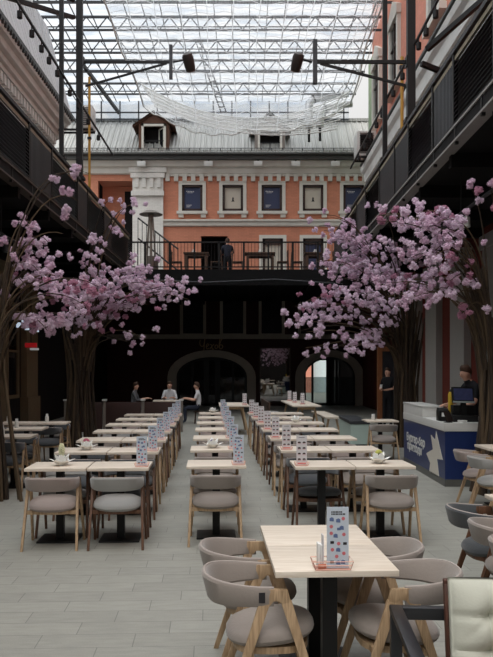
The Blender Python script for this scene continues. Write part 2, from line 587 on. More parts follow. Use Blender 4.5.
for i, xx in enumerate((fx(143), fx(209), fx(258), fx(295), fx(334))):
    t = thing('eaves_floodlight', 'small white floodlight under the eaves, %s from the white pier' % ORD[i], 'floodlight', (xx, FY - 0.5, 11.32), 0, 'floodlights under the eaves')
    MB().box(-0.2, 0.2, -0.14, 0.06, -0.12, 0.12).build('housing', WHITE, t, bevel=0.02)
    MB().box(-0.04, 0.04, -0.02, 0.12, 0.1, 0.19).build('bracket', BLACKM, t)

# back roof
mb = MB()
mb.prism([(36.35, 11.86), (38.9, 14.10), (38.9, 14.04), (36.4, 11.78)], 'YZ', -9.2, 7.2)
mb.box(-9.2, 7.2, 38.75, 39.1, 14.05, 14.2)
xx = -9.1
while xx < 7.1:
    mb.beam((xx, 36.37, 11.89), (xx, 38.88, 14.10), .05, .05, (0, -1, 1)); xx += .265
struct('roof', mb, ROOFMETAL, 'corrugated grey metal roof with two dormers')
mb = MB()
for k in range(34):
    xx = -8.9 + k * 0.48
    mb.beam((xx, 36.44, 11.9), (xx, 36.40, 12.04), 0.03, 0.03)
mb.tube([(-9.1, 36.40, 12.04), (7.1, 36.40, 12.04)], 0.018, 6); mb.tube([(-9.1, 36.42, 11.96), (7.1, 36.42, 11.96)], 0.014, 6)
struct('trim_5', mb, STEEL, 'snow guard rail along the roof edge')
for i, (cxp, top, bot, apex, roofc, lab) in enumerate(((153.7, 124, 150, 112.5, 'brown', 'brown gabled dormer with a white framed open window'),
                                                     (270, 128, 152, 113.5, 'grey', 'weathered grey dormer with white framed dark window behind the net'))):
    d = 36.5
    cx_, zt, zb, za = (cxp - CX) * d / F, EYE + (HY - top) * d / F, EYE + (HY - bot) * d / F, EYE + (HY - apex) * d / F
    t = thing('dormer', lab, 'dormer window', (cx_, d, zb))
    H, A = zt - zb, za - zb
    wd = 0.57
    rm = mat('dormer_' + roofc, (96, 66, 52) if roofc == 'brown' else (140, 132, 126), 0.8, var=0.25)
    MB().box(-wd - .14, -wd, 0.04, 2.4, -0.1, H + .05).box(wd, wd + .14, 0.04, 2.4, -0.1, H + .05).prism([(-wd - .14, H + .05), (wd + .14, H + .05), (0, A - .08)], 'XZ', 0.04, 2.6).build('cheeks', rm, t)
    m2 = MB()
    for sg in (-1, 1):
        m2.beam((sg * (wd + .42), 0, H - .12), (0, 0, A), 0.06, 0.12, (0, -1, 0))
        v0 = [Vector((sg * (wd + .42), y, z)) for y, z in ((-.1, H - .12), (2.9, H - .12))]
        b = len(m2.v); m2.v += v0 + [Vector((0, 2.9, A + .02)), Vector((0, -.1, A + .02))]; m2.face(b, b + 1, b + 2, b + 3)
        b = len(m2.v); m2.v += [v + Vector((0, 0, .05)) for v in v0] + [Vector((0, 2.9, A + .08)), Vector((0, -.1, A + .08))]; m2.face(b, b + 1, b + 2, b + 3)
    m2.build('gable_roof', rm if roofc == 'brown' else ROOFMETAL, t)
    fr = MB().box(-wd, -wd + .1, -0.03, 0.1, 0, H).box(wd - .1, wd, -0.03, 0.1, 0, H).box(-wd, wd, -0.03, 0.1, H - .1, H).box(-wd, wd, -0.05, 0.1, 0, .09)
    fr.build('window_frame', WPAINT, t)
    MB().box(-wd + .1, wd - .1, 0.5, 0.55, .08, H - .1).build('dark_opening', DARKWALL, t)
    if i == 0:
        s = MB()
        c, sn = math.cos(0.95), math.sin(0.95)
        M = Matrix.Translation((wd - .1, 0.03, 0)) @ Matrix.Rotation(-0.95, 4, 'Z')
        s.box(-.5, -.43, 0, .05, .1, H - .12, M); s.box(-.07, 0, 0, .05, .1, H - .12, M); s.box(-.5, 0, 0, .05, .1, .17, M); s.box(-.5, 0, 0, .05, H - .19, H - .12, M)
        so = s.build('open_sash', WPAINT, t)
        MB().box(-.43, -.07, .02, .03, .17, H - .19, M).build('pane', PANE, so)
    MB().box(-wd + .1, wd - .1, 0.02, .045, .42, .46).box(-.02, .02, .02, .045, .08, .44).build('guard_bar', BLACKM, t)


def window(n, c, kind, y_top, y_bot, sill=True, label=''):
    """facade window: white surround, brown frame, pane or blind"""
    x0, x1 = fx(c - 10.3), fx(c + 10.3)
    z0, z1 = fz(y_bot), fz(y_top)
    t = thing('window_%d' % n, label, None); tag(t, kind='structure')
    s = 0.16
    m = MB()
    m.box(x0 - s, x0, FY - .07, FY + .1, z0 - (.05 if sill else 0), z1 + s); m.box(x1, x1 + s, FY - .07, FY + .1, z0 - (.05 if sill else 0), z1 + s); m.box(x0, x1, FY - .07, FY + .1, z1, z1 + s)
    m.box(x0 - s, x1 + s, FY - .1, FY - .07, z1 + s - .05, z1 + s)
    m.build('window_surround', WPAINT, t)
    if sill:
        m = MB(); m.box(x0 - s - .08, x1 + s + .08, FY - .2, FY + .1, z0 - .16, z0 - .03)
        for q in (x0 - s, x1 + s - .24):
            m.box(q, q + .24, FY - .14, FY + .02, z0 - .32, z0 - .16)
        m.build('window_sill', WPAINT, t)
    fw = 0.11
    m = MB()
    m.box(x0, x0 + fw, FY - .02, FY + .14, z0, z1).box(x1 - fw, x1, FY - .02, FY + .14, z0, z1).box(x0, x1, FY - .02, FY + .14, z1 - fw, z1).box(x0, x1, FY - .02, FY + .14, z0, z0 + fw)
    m.build('window_frame', FRAMEBROWN, t)
    p = MB().box(x0 + fw, x1 - fw, FY + .08, FY + .1, z0 + fw, z1 - fw)
    if kind == 'blue':
        pane = p.build('blue_banner', BLUE, t)
        q = MB()
        for k in range(5):
            q.box(x0 + .2 + k * .075, x0 + .2 + k * .075 + .05, FY + .074, FY + .08, z1 - .30 - .004 * k, z1 - .265 - .004 * k)
        q.box(x0 + .24, x0 + .5, FY + .074, FY + .08, z1 - .36, z1 - .345)
        for k in range(3):
            q.box(x0 + .2, x0 + .36 + .05 * k, FY + .074, FY + .08, z0 + .2 + .045 * k, z0 + .215 + .045 * k)
        q.build('white_print', PAPER, pane)
    elif kind == 'cream':
        pane = p.build('cream_blind', CREAM, t)
        q = MB(); cxm = (x0 + x1) / 2; zc = (z0 + z1) / 2 - .05
        q.prism([(cxm - .08, zc - .1), (cxm + .08, zc - .1), (cxm + .05, zc - .06), (cxm + .03, zc + .02), (cxm + .05, zc + .06), (cxm, zc + .12), (cxm - .03, zc + .05), (cxm - .03, zc - .05)], 'XZ', FY + .07, FY + .08)
        q.build('dark_emblem', INKDARK, pane)
    else:
        p.build('window_pane', PANE, t)
    return t


for i, (c, k) in enumerate(UPW):
    window(i + 1, c, k, 185, 211, True, '%s upper window of the orange facade, %s inside a white surround' % (ORD[i], 'blue banner' if k == 'blue' else 'cream blind'))
for n, (h, kind) in enumerate(((door2, CREAM), (door3, BLUE))):
    t = thing('door_%d' % (n + 2), ('brown framed terrace door with a cream blind' if n == 0 else 'brown framed terrace door with dark blue panel'), None); tag(t, kind='structure')
    x0, x1, z0, z1 = h
    MB().box(x0 - .16, x0, FY - .07, FY + .1, z0, z1 + .16).box(x1, x1 + .16, FY - .07, FY + .1, z0, z1 + .16).box(x0, x1, FY - .07, FY + .1, z1, z1 + .16).build('door_surround', WPAINT, t)
    MB().box(x0, x0 + .12, FY - .02, FY + .14, z0, z1).box(x1 - .12, x1, FY - .02, FY + .14, z0, z1).box(x0, x1, FY - .02, FY + .14, z1 - .28, z1).box(x0, x1, FY, FY + .14, z0, z0 + .2).build('door_frame', FRAMEBROWN, t)
    MB().box(x0 + .12, x1 - .12, FY + .08, FY + .1, z0 + .2, z1 - .28).build('door_panel', kind, t)

# terrace slab on the dark ground floor
mb = MB(); mb.box(-9.2, 7.2, 28.0, 39.6, 4.95, TZ); mb.box(-9.2, 7.2, 27.8, 28.0, 4.72, TZ + .04)
for k in range(12):
    mb.box(-6.5 + k * 1.1, -6.38 + k * 1.1, 28.0, 37.0, 4.78, 4.95)
struct('terrace_slab', mb, SOFFIT, 'black edged slab that carries the terrace')
mb = MB(); mb.tube([(-4.4, 27.76, 4.95), (-1.5, 27.6, 4.8), (1.0, 27.7, 4.92), (3.4, 27.6, 4.75)], 0.02, 6)
struct('trim_6', mb, GREYSTEEL, 'grey conduit along the terrace edge')
# terrace railing
t = thing('terrace_railing', 'black metal railing along the terrace edge', None); tag(t, kind='structure')
MB().box(-4.6, 4.4, 27.86, 27.92, TZ + 1.0, TZ + 1.05).box(-4.6, 4.4, 27.87, 27.91, TZ + 0.12, TZ + .16).build('handrail', BLACKM, t)
for k in range(11):
    xx = -4.5 + k * 0.88
    MB().box(xx - .03, xx + .03, 27.86, 27.92, TZ + .04, TZ + 1.02).build('post', BLACKM, t)
mb = MB()
for k in range(75):
    xx = -4.5 + k * 0.12
    mb.box(xx - .007, xx + .007, 27.882, 27.898, TZ + .14, TZ + 1.0)
mb.build('baluster', BLACKM, t)['kind'] = 'stuff'
# sloping stair rail at the left end of the terrace
t = thing('stair_railing', 'black sloping stair railing in front of the white pier', 'railing', (0, 0, 0))
p0, p1 = at(138, 218, 32.5), at(178, 249, 30.6)
p0b, p1b = p0 - Vector((0, 0, .85)), p1 - Vector((0, 0, .85))
MB().beam(p0, p1, .05, .05).beam(p0b, p1b, .05, .05).build('handrail', BLACKM, t)
for k in range(10):
    q = p0.lerp(p1, k / 9)
    MB().beam(q, Vector((q.x, q.y, TZ if k in (0, 9) else q.z - .85)), .025, .025).build('baluster', BLACKM, t)

# dark ground floor facade under the terrace, with two arches
GX = [193, 233, 271.7, 311]
g_holes = [(fx(c - 11), fx(c + 11), fz(333.5), fz(301)) for c in GX]
A1 = (fx(176.5), fx(247), 0, fz(357)); A2 = (fx(304), fx(355), 0, fz(357))
mir = (fx(260.5), fx(289.5), fz(401), fz(348.5))
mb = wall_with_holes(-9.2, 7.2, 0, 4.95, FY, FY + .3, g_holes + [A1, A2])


def arch_curve(h, spring, n=16):
    x0, x1, _, z1 = h
    c, a = (x0 + x1) / 2, (x1 - x0) / 2
    return [(c - a * math.cos(PI * i / n), spring + (z1 - spring) * math.sin(PI * i / n)) for i in range(n + 1)]


for h in (A1, A2):
    sp = h[3] - 0.95
    cv = arch_curve(h, sp)
    for (xa, za), (xb, zb) in zip(cv, cv[1:]):
        b = len(mb.v)
        mb.v += [Vector(p) for p in ((xa, FY, za), (xb, FY, zb), (xb, FY, h[3]), (xa, FY, h[3]), (xa, FY + .3, za), (xb, FY + .3, zb), (xb, FY + .3, h[3]), (xa, FY + .3, h[3]))]
        mb.face(b, b + 1, b + 2, b + 3); mb.face(b + 4, b + 7, b + 6, b + 5); mb.face(b, b + 4, b + 5, b + 1)
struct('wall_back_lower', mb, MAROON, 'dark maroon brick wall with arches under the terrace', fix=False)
ARCHSTONE = mat('dull_grey_plaster', (176, 168, 156), 0.85, 0, 0.2, 0.15, 3)
for i, h in enumerate((A1, A2)):
    sp = h[3] - 0.95
    inner = arch_curve(h, sp); g = 0.42
    outer = arch_curve((h[0] - g, h[1] + g, 0, h[3] + g * .8), sp)
    mb = MB()
    ii = [(h[0], 0)] + inner + [(h[1], 0)]; oo = [(h[0] - g, 0)] + outer + [(h[1] + g, 0)]
    for k in range(len(ii) - 1):
        b = len(mb.v)
        for y in (FY - .1, FY):
            mb.v += [Vector((p[0], y, p[1])) for p in (ii[k], ii[k + 1], oo[k + 1], oo[k])]
        mb.face(b, b + 1, b + 2, b + 3); mb.face(b + 4, b + 7, b + 6, b + 5); mb.face(b, b + 4, b + 5, b + 1); mb.face(b + 3, b + 2, b + 6, b + 7)
    struct('trim_%d' % (7 + i), mb, ARCHSTONE, 'pale plaster band round the %s arch' % ('wide' if i == 0 else 'glazed door'), fix=False)
# glazed screens in the arches
for i, (h, bars) in enumerate(((A1, (0.02, 0.22, 0.42, 0.58, 0.80, 0.98)), (A2, (0.02, 0.17, 0.49, 0.55, 0.70, 0.98)))):
    t = thing('door_%d' % (4 + i), 'black framed glazed door screen in the %s arch' % ('wide' if i == 0 else 'narrower'), None); tag(t, kind='structure')
    W = h[1] - h[0]; sp = h[3] - 0.95
    m = MB()
    for k, bfr in enumerate(bars):
        xx = h[0] + W * bfr; wdt = 0.05 if k not in (2, 3) else 0.12
        u_ = abs(bfr * 2 - 1)
        zt = sp + .95 * math.sqrt(max(0, 1 - u_ * u_)) - .02
        m.box(xx - wdt, xx + wdt, FY + .12, FY + .2, 0, zt)
    m.box(h[0], h[1], FY + .12, FY + .2, 2.15, 2.27); m.box(h[0], h[1], FY + .12, FY + .2, 0, .12)
    cv = arch_curve(h, sp)
    for (xa, za), (xb, zb) in zip(cv, cv[1:]):
        m.beam((xa, FY + .16, za - .04), (xb, FY + .16, zb - .04), .1, .1, (0, 1, 0))
    m.build('door_frame', BLACKM, t)
    MB().box(h[0] + .02, h[1] - .02, FY + .15, FY + .16, .05, sp).build('door_glass', glass_mat('door_glass_%d' % i, (0.75, 0.8, 0.8), 0.7 if i else 0.25, 0.03, 0.5), t)
# behind the arches: dark room, a passage to the open street behind the second arch
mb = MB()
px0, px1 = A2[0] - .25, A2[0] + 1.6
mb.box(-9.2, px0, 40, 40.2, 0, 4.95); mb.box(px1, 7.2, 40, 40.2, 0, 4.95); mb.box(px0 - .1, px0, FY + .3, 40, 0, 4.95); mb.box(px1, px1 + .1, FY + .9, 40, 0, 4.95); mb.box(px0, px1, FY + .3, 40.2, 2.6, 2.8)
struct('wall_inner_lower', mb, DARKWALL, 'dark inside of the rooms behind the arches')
mb = MB(); mb.box(-2, 14, 58, 58.3, 0, 7)
struct('wall_street', mb, mat('pale_blue_plaster', (206, 222, 224), 0.8), 'pale wall across the street seen through the glazed door')
mb = MB(); mb.box(4.2, 4.9, 57.6, 58, 0, 5)
struct('wall_street_pier', mb, PINK, 'salmon pier across the street seen through the glazed door')
for i, c in enumerate(GX):
    t = thing('window_%d' % (6 + i), '%s dark window above the arches' % ORD[i], None); tag(t, kind='structure')
    x0, x1, z0, z1 = g_holes[i]
    MB().box(x0 - .1, x0 + .04, FY - .05, FY + .1, z0 - .1, z1 + .05).box(x1 - .04, x1 + .1, FY - .05, FY + .1, z0 - .1, z1 + .05).box(x0, x1, FY - .05, FY + .1, z0 - .1, z0).build('window_surround', ARCHSTONE, t)
    MB().box(x0, x1, FY + .12, FY + .14, z0, z1).build('window_pane', glass_mat('dark_window_glass_%d' % i, (0.06, 0.06, 0.07), 0.1, 0.3, 0.05), t)
mb = MB(); mb.box(-9.2, 7.2, FY - .16, FY, fz(339), fz(334.5))
struct('trim_9', mb, ARCHSTONE, 'dim string course below the dark windows')
# wall mirror between the arches
t = thing('wall_mirror', 'tall wall mirror between the two arches', 'mirror', ((mir[0] + mir[1]) / 2, FY - .02, mir[2]))
W2, H2 = (mir[1] - mir[0]) / 2, mir[3] - mir[2]
MB().box(-W2, W2, -.02, -.01, 0, H2).build('mirror_glass', mat('mirror_silver', (150, 148, 146), 0.02, 1.0, 0.5, 0.0), t)
MB().box(-W2 - .07, -W2, -.05, 0, -.07, H2 + .07).box(W2, W2 + .07, -.05, 0, -.07, H2 + .07).box(-W2, W2, -.05, 0, H2, H2 + .07).box(-W2, W2, -.05, 0, -.07, 0).build('mirror_frame', DARKWOOD, t)
# script sign of bent tubing over the wide arch
sg = thing('wall_sign', 'unlit handwriting sign of bent tubing above the wide arch', 'sign', (fx(212), FY - .14, fz(345)))
k = FY / F
strokes = [[(-11.5, 5), (-12, 2), (-11, -1), (-8.5, -1), (-7.5, 3), (-7, 6), (-7.5, 1), (-8, -6)],
           [(-5.5, -2), (-3.5, -0.5), (-3.6, 1), (-5, .6), (-5.6, -2.5), (-4.5, -4), (-2.5, -3)],
           [(-2, 0.5), (-0.5, 0), (0.5, -4), (2, -4)], [(2, 0.8), (0, -1.5), (-2, -4)],
           [(5, 0), (3.4, -0.5), (3.2, -3), (4.8, -3.5), (6, -1.5), (5, 0.2)],
           [(7, -3), (7.6, 3), (9, 9), (10.6, 10.5), (10.8, 7.5), (8.6, 3), (7.6, -1), (8.2, -3.8), (10.2, -3.2), (10.8, -1), (9, 0.2), (7.8, -0.8)]]
BRASSTUBE = mat('dull_brass_tube', (190, 166, 130), 0.5, 0.3)
for s_ in strokes:
    pts = []
    for a in range(len(s_) - 1):
        p0_, p1_, p2_, p3_ = s_[max(a - 1, 0)], s_[a], s_[a + 1], s_[min(a + 2, len(s_) - 1)]
        for q in range(4):
            u_ = q / 4
            pts.append(tuple(0.5 * (2 * p1_[c] + (p2_[c] - p0_[c]) * u_ + (2 * p0_[c] - 5 * p1_[c] + 4 * p2_[c] - p3_[c]) * u_ ** 2 + (3 * p1_[c] - p0_[c] - 3 * p2_[c] + p3_[c]) * u_ ** 3) for c in (0, 1)))
    pts.append(s_[-1])
    MB().tube([(x * k, 0, y * k) for x, y in pts], 0.022, 6).build('letter', BRASSTUBE, sg, smooth=True)

# ------------------------------------------------------------------ side buildings and balconies
LX, RX = -4.12, 3.08
Y0, Y1 = -6.0, 27.4
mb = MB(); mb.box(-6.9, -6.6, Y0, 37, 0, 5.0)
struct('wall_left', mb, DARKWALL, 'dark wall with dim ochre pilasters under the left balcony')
mb = MB(); mb.box(-6.6, LX + .1, Y0, Y1, 5.0, TZ)
for q in range(16):
    mb.box(-6.6, LX + .05, Y0 + 1 + q * 2.1, Y0 + 1.14 + q * 2.1, 4.78, 5.0)
struct('balcony_slab_left', mb, SOFFIT, 'dark balcony slab along the cream building')
mb = MB(); mb.box(RX - .1, 5.6, Y0, Y1, 5.0, TZ)
for q in range(16):
    mb.box(RX + .02, 5.5, Y0 + 1 + q * 2.1, Y0 + 1.14 + q * 2.1, 4.78, 5.0)
struct('balcony_slab_right', mb, SOFFIT, 'dark balcony slab along the salmon building')
mb = MB(); mb.box(-7.2, -6.55, Y0, 26.6, TZ, 10.3)
struct('wall_left_upper', mb, STUCCO, 'cream stucco wall above the left balcony')
mb = MB(); mb.prism([(-6.6, 9.52), (-6.37, 9.55), (-6.35, 9.66), (-6.27, 9.70), (-6.25, 9.82), (-6.13, 9.88), (-6.09, 10.02), (-5.98, 10.08), (-5.96, 10.25), (-6.6, 10.25)], 'XZ', Y0, 26.6)
struct('trim_10', mb, STUCCO, 'moulded cream cornice of the left building')
mb = MB()
yy = 5.0
while yy < 26.3:
    mb.box(-6.55, -6.39, yy, yy + .16, 9.27, 9.52); yy += .30
mb.box(-6.6, -6.45, Y0, 26.6, 9.1, 9.2)
yy = 5.0
while yy < 26.3:
    mb.ball((-6.48, yy, 9.0), (.07, .09, .08), 8, 6); yy += .30
mb.box(-6.6, -6.47, Y0, 26.6, 8.75, 8.86)
for q in range(10):
    mb.box(-6.6, -6.49, 5 + q * 2.2, 6.3 + q * 2.2, 8.05, 8.72)
struct('trim_11', mb, STUCCO, 'dentils and frieze blocks under the cream cornice')
mb = MB(); mb.prism([(-6.0, 10.38), (-6.85, 13.5), (-7.0, 13.5), (-6.3, 10.3)], 'XZ', Y0, 26.9)
yy = 6.0
while yy < 26.8:
    mb.beam((-6.02, yy, 10.4), (-6.85, yy, 13.48), .04, .04, (1, 0, 0)); yy += .42
struct('roof_left', mb, MANSARD, 'pale corrugated cladding above the cream cornice')
mb = MB(); mb.box(-6.3, -5.90, Y0, 26.8, 10.25, 10.36)
yy = 6.0
while yy < 26.6:
    mb.box(-6.02, -5.9, yy, yy + .08, 10.16, 10.26); yy += .22
struct('trim_12', mb, GUTTER, 'dark toothed gutter below the pale cladding')

# right: pilastered red wall below, salmon brick above
RED = mat('oxide_red_plaster', (112, 52, 43), 0.85, 0, 0.2, 0.12, 2)
mb = MB(); mb.box(5.5, 5.8, Y0, 37, 0, 5.0)
struct('wall_right', mb, RED, 'red plaster wall behind the service counter')
for i, (ya, yb) in enumerate(((16.4, 17.6), (19.1, 20.4), (21.9, 23.2), (24.4, 25.6), (27.0, 28.2))):
    mb = MB(); mb.box(5.32, 5.5, ya, yb, 0, 4.6); mb.box(5.26, 5.5, ya - .06, yb + .06, 0, .35); mb.box(5.26, 5.5, ya - .06, yb + .06, 4.4, 4.7)
    struct('wall_pilaster_%d' % (i + 1), mb, mat('grey_white_pilaster', (164, 161, 156), 0.8, 0, 0.2, 0.06, 3), 'white pilaster on the red wall')
mb = MB(); mb.box(5.1, 5.6, Y0, 31.6, TZ, 18.0)
struct('wall_right_upper', mb, PINK, 'salmon brick wall above the right balcony')
mb = MB(); mb.prism([(5.12, 8.8), (4.92, 8.85), (4.9, 9.25), (4.8, 9.3), (4.76, 9.6), (4.66, 9.7), (4.62, 9.86), (5.12, 9.95)], 'XZ', Y0, 31.7)
struct('trim_13', mb, STUCCO, 'beige moulded ledge of the salmon building')
mb = MB(); mb.box(4.6, 5.12, Y0, 31.7, 9.95, 10.02)
struct('trim_14', mb, GUTTER, 'dark flashing on the beige ledge')
for i, (yc, za, zb) in enumerate(((26.6, 11.4, 13.5), (20.8, 11.2, 13.3), (15.0, 11.2, 13.3), (30.2, 11.4, 13.5))):
    t = thing('window_%d' % (10 + i), 'white trimmed window in the salmon wall', None); tag(t, kind='structure')
    MB().box(4.98, 5.12, yc - .85, yc - .6, za - .1, zb).box(4.98, 5.12, yc + .6, yc + .85, za - .1, zb).box(4.94, 5.12, yc - .9, yc + .9, zb, zb + .3).box(4.9, 5.12, yc - .95, yc + .95, za - .28, za - .1).prism([(yc - .9, zb + .3), (yc + .9, zb + .3), (yc, zb + .75)], 'YZ', 4.96, 5.12).build('window_surround', WPAINT, t)
    MB().box(5.06, 5.11, yc - .6, yc + .6, za - .1, zb).build('window_pane', PANE, t)
    MB().box(5.02, 5.1, yc - .03, yc + .03, za - .1, zb).box(5.02, 5.1, yc - .6, yc + .6, za + 1.3, za + 1.36).build('window_frame', FRAMEBROWN, t)
# pale drainpipe and green block at the far right
mb = MB(); mb.box(5.72, 6.6, 32.0, 36.6, 9.0, 16.0)
struct('wall_green', mb, mat('sage_green_render', (140, 158, 128), 0.8), 'sage green block beyond the salmon wall')


def parapet(side, X, bays, name, lab, fascia_mat):
    sgn = 1 if X > 0 else -1
    t = thing(name, lab, None); tag(t, kind='structure')
    ya, yb = bays[0][0], bays[-1][1]
    i_ = -sgn
    MB().box(X - .05, X + .05, ya, yb, 6.36, 6.43).build('handrail', STEEL, t)
    MB().box(X - .02, X + .02, ya, yb, 6.25, 6.32).build('pale_strip', mat('pale_strip', (150, 142, 122), 0.7, var=.3), t)
    MB().box(X - .05, X + .05, ya, yb, TZ, TZ + .07).build('lower_rail', BLACKM, t)
    MB().box(*sorted((X - i_ * .06, X + i_ * .06)), ya, yb, 5.0, 5.19).box(*sorted((X - i_ * .06, X + i_ * .12)), ya, yb, 5.18, 5.21).box(*sorted((X - i_ * .06, X + i_ * .12)), ya, yb, 4.97, 5.0).build('fascia', fascia_mat, t)
    n = int((yb - ya) / 1.25)
    for q in range(n):
        yy = ya + .6 + q * 1.25
        MB().box(*sorted((X + i_ * .06, X + i_ * .11)), yy, yy + .05, 4.93, 5.24).build('bracket', BLACKM, t)
    for (a, b, kind) in bays:
        MB().box(X - .04, X + .04, a - .04, a + .04, TZ, 6.38).build('post', BLACKM, t)
        m = MB()
        if kind == 'h':
            z = TZ + .10
            while z < 6.24:
                m.beam((X + i_ * .015, a + .04, z + .025), (X + i_ * .015, b - .04, z + .025), .010, .058, (-.75 * i_, 0, 1)); z += .068
        else:
            q = a + .07
            while q < b - .06:
                m.box(X - .025, X + .025, q - .02, q + .02, TZ + .08, 6.25); q += .085
        m.box(*sorted((X - i_ * .035, X - i_ * .03)), a + .04, b - .04, TZ + .08, 6.25)
        m.build('slat_panel', mat('slat_metal', (50, 51, 54), 0.38, 0.2, 0.5, 0.08) if kind == 'h' else mat('upright_slat_metal', (58, 59, 63), 0.42, 0.2, 0.5, 0.08), t)
    return t


parapet('L', LX, [(4.0, 6.5, 'h'), (6.5, 8.2, 'v'), (8.2, 10.6, 'h'), (10.6, 12.2, 'v'), (12.2, 14.7, 'h'), (14.7, 16.4, 'v'), (16.4, 18.9, 'h'), (18.9, 20.1, 'v'), (20.1, 22.4, 'h'), (22.4, 23.6, 'v'), (23.6, 27.3, 'h')],
        'balcony_railing_left', 'black slatted balcony railing on the side of the cream building', mat('brown_black_steel', (84, 74, 68), 0.5, 0.2))
parapet('R', RX, [(3.0, 5.4, 'h'), (5.4, 6.8, 'v'), (6.8, 8.8, 'h'), (8.8, 9.6, 'v'), (9.6, 11.5, 'h'), (11.5, 12.8, 'v'), (12.8, 14.7, 'h'), (14.7, 16.1, 'v'), (16.1, 17.9, 'v'), (17.9, 20.0, 'h'), (20.0, 21.6, 'v'), (21.6, 24.0, 'h'), (24.0, 27.3, 'v')],
        'balcony_railing_right', 'black slatted balcony railing on the side of the salmon building', mat('grey_channel_steel', (150, 148, 145), 0.5, 0.2))

# steel posts that rise from the balcony edges to the glass roof
for i, (X, Y, r, lab) in enumerate(((LX - .03, 19.4, .075, 'thick black post on the left balcony edge'), (LX - .03, 17.5, .045, 'thin black post on the left balcony edge'),
                                    (RX + .06, 14.9, .075, 'thick black post on the right balcony edge'), (RX + .06, 17.7, .05, 'thin black post on the right balcony edge'))):
    mb = MB(); mb.box(X - r, X + r, Y - r, Y + r, 6.43, 14.95); mb.box(X - r - .05, X + r + .05, Y - r - .05, Y + r + .05, 6.43, 6.5)
    struct('pillar_%d' % (i + 1), mb, BLACKM, lab)
YELLOW = mat('ochre_pipe_paint', (186, 142, 62), 0.5)
for i, (X, Y) in enumerate(((LX - .17, 21.3), (RX + .17, 16.3))):
    t = thing('gas_pipe', 'ochre yellow pipe running up beside the %s balcony post' % ('left' if i == 0 else 'right'), 'pipe')
    MB().tube([(X, Y, TZ), (X, Y, 9.7 if i == 0 else 8.25)], .035, 8).build('pipe', YELLOW, t, smooth=True)
    MB().box(X - .05, X + .05, Y - .05, Y + .05, 6.35, 6.42).box(X - .05, X + .05, Y - .05, Y + .05, 8.0, 8.06).build('clamp', STEEL, t)
# struts between the walls and the posts
for i, (p, q, lab) in enumerate((((-6.0, 15.0, 9.3), (LX - .15, 19.25, 10.4), 'dark strut from the cream wall up to the thick left post'), ((-6.05, 17.0, 10.9), (LX - .15, 19.3, 10.85), 'dark strut across the pale cladding to the thick left post'),
                                 ((4.5, 13.4, 8.45), (RX + .32, 14.7, 7.75), 'dark strut from the salmon wall down to the thick right post'), ((4.6, 15.4, 7.3), (RX + .28, 15.0, 7.6), 'short dark strut from the beige ledge to the right post'))):
    t = thing('mounting_strut', lab, 'strut')
    MB().beam(p, q, .09, .09).build('bar', BLACKM, t)
    MB().beam(Vector(p) - Vector((0, .12, 0)), Vector(p) + Vector((0, .12, 0)), .16, .16).build('end_plate', BLACKM, t)


def floodlight(X, Y, z, sgn, reach, lab_arm, lab_lamp, brace_dz):
    t = thing('floodlight_bracket', lab_arm, 'bracket arm')
    xe = X + sgn * reach
    MB().beam((X + sgn * .09, Y, z), (xe, Y, z), .06, .06).build('arm', BLACKM, t)
    MB().beam((X + sgn * .11, Y, z - brace_dz), (xe - sgn * .1, Y, z - .03), .045, .045).build('brace', BLACKM, t)
    MB().box(xe - .04, xe + .04, Y - .05, Y + .05, z - .42, z + .42).build('end_plate', GREYSTEEL, t)
    MB().box(*sorted((X + sgn * .082, X + sgn * .10)), Y - .1, Y + .1, z - .1, z + .1).build('fixing_plate', BLACKM, t)
    k = Y / F
    lx = xe + sgn * 18 * k
    t = thing('hanging_floodlight', lab_lamp, 'floodlight', (lx, Y, z))
    rot = Matrix.Rotation(-sgn * 0.25, 4, 'Y') @ Matrix.Rotation(0.5, 4, 'X')
    bm_ = MB().lathe([(.05, -.26), (.13, -.24), (.15, -.1), (.16, .12), (.13, .22), (.06, .26)], n=16)
    bm_.v = [rot @ (v * (Y / 22)) for v in bm_.v]
    bm_.build('housing', mat('dark_brown_housing', (52, 44, 42), 0.45), t, smooth=True)
    ln = MB().lathe([(.02, -.262), (.12, -.262), (.12, -.25), (.02, -.25)], n=16); ln.v = [rot @ (v * (Y / 22)) for v in ln.v]
    ln.build('lens', mat('amber_lens', (128, 88, 70), 0.2), t)
    MB().tube([(-sgn * (18 * k - .055), 0, 0), (-sgn * .17 * Y / 22, -.0, .05), (-sgn * .17 * Y / 22, -.03, .12)], .025, 6).build('yoke', STEEL, t)


floodlight(LX, 19.4, 9.36, 1, 2.24, 'long black arm reaching inward from the left post', 'dark round floodlight at the end of the left arm', .6)
floodlight(RX + .06, 14.9, 7.59, -1, 1.83, 'long black arm reaching inward from the right post', 'dark round floodlight at the end of the right arm', .45)

# lighting tracks with small black spotlights along both balconies
for side, X, z, ys, tx in (('left', -4.1, 8.3, (13.3, 14.1, 14.9, 15.6, 16.2, 16.9, 18.1, 19.0, 20.2, 21.6), 'cream'), ('right', 3.2, 7.9, (13.2, 13.9, 14.5, 16.0, 17.0, 18.4, 19.2, 20.1, 21.0, 22.2), 'salmon')):
    mb = MB(); mb.beam((X, 11.5, z), (X, 24, z), .04, .04)
    t = thing('light_track', 'black lighting track above the balcony of the %s building' % tx, 'lighting track')
    link('rail', mb.mesh('rail', BLACKM), t)
    for k_, yy in enumerate(ys):
        s = thing('track_spotlight', '%s small black spotlight on the track of the %s building' % (ORD[k_], tx), 'spotlight', (X, yy, z), 0, 'spotlights on the balcony tracks')
        part('stem', 'tsp_stem', lambda: MB().tube([(0, 0, -.015), (0, 0, -.11)], .015, 6), BLACKM, s)
        part('can', 'tsp_can', lambda: MB().lathe([(.03, -.1), (.05, -.11), (.05, -.23), (.04, -.24)], n=10), BLACKM, s, smooth=True)
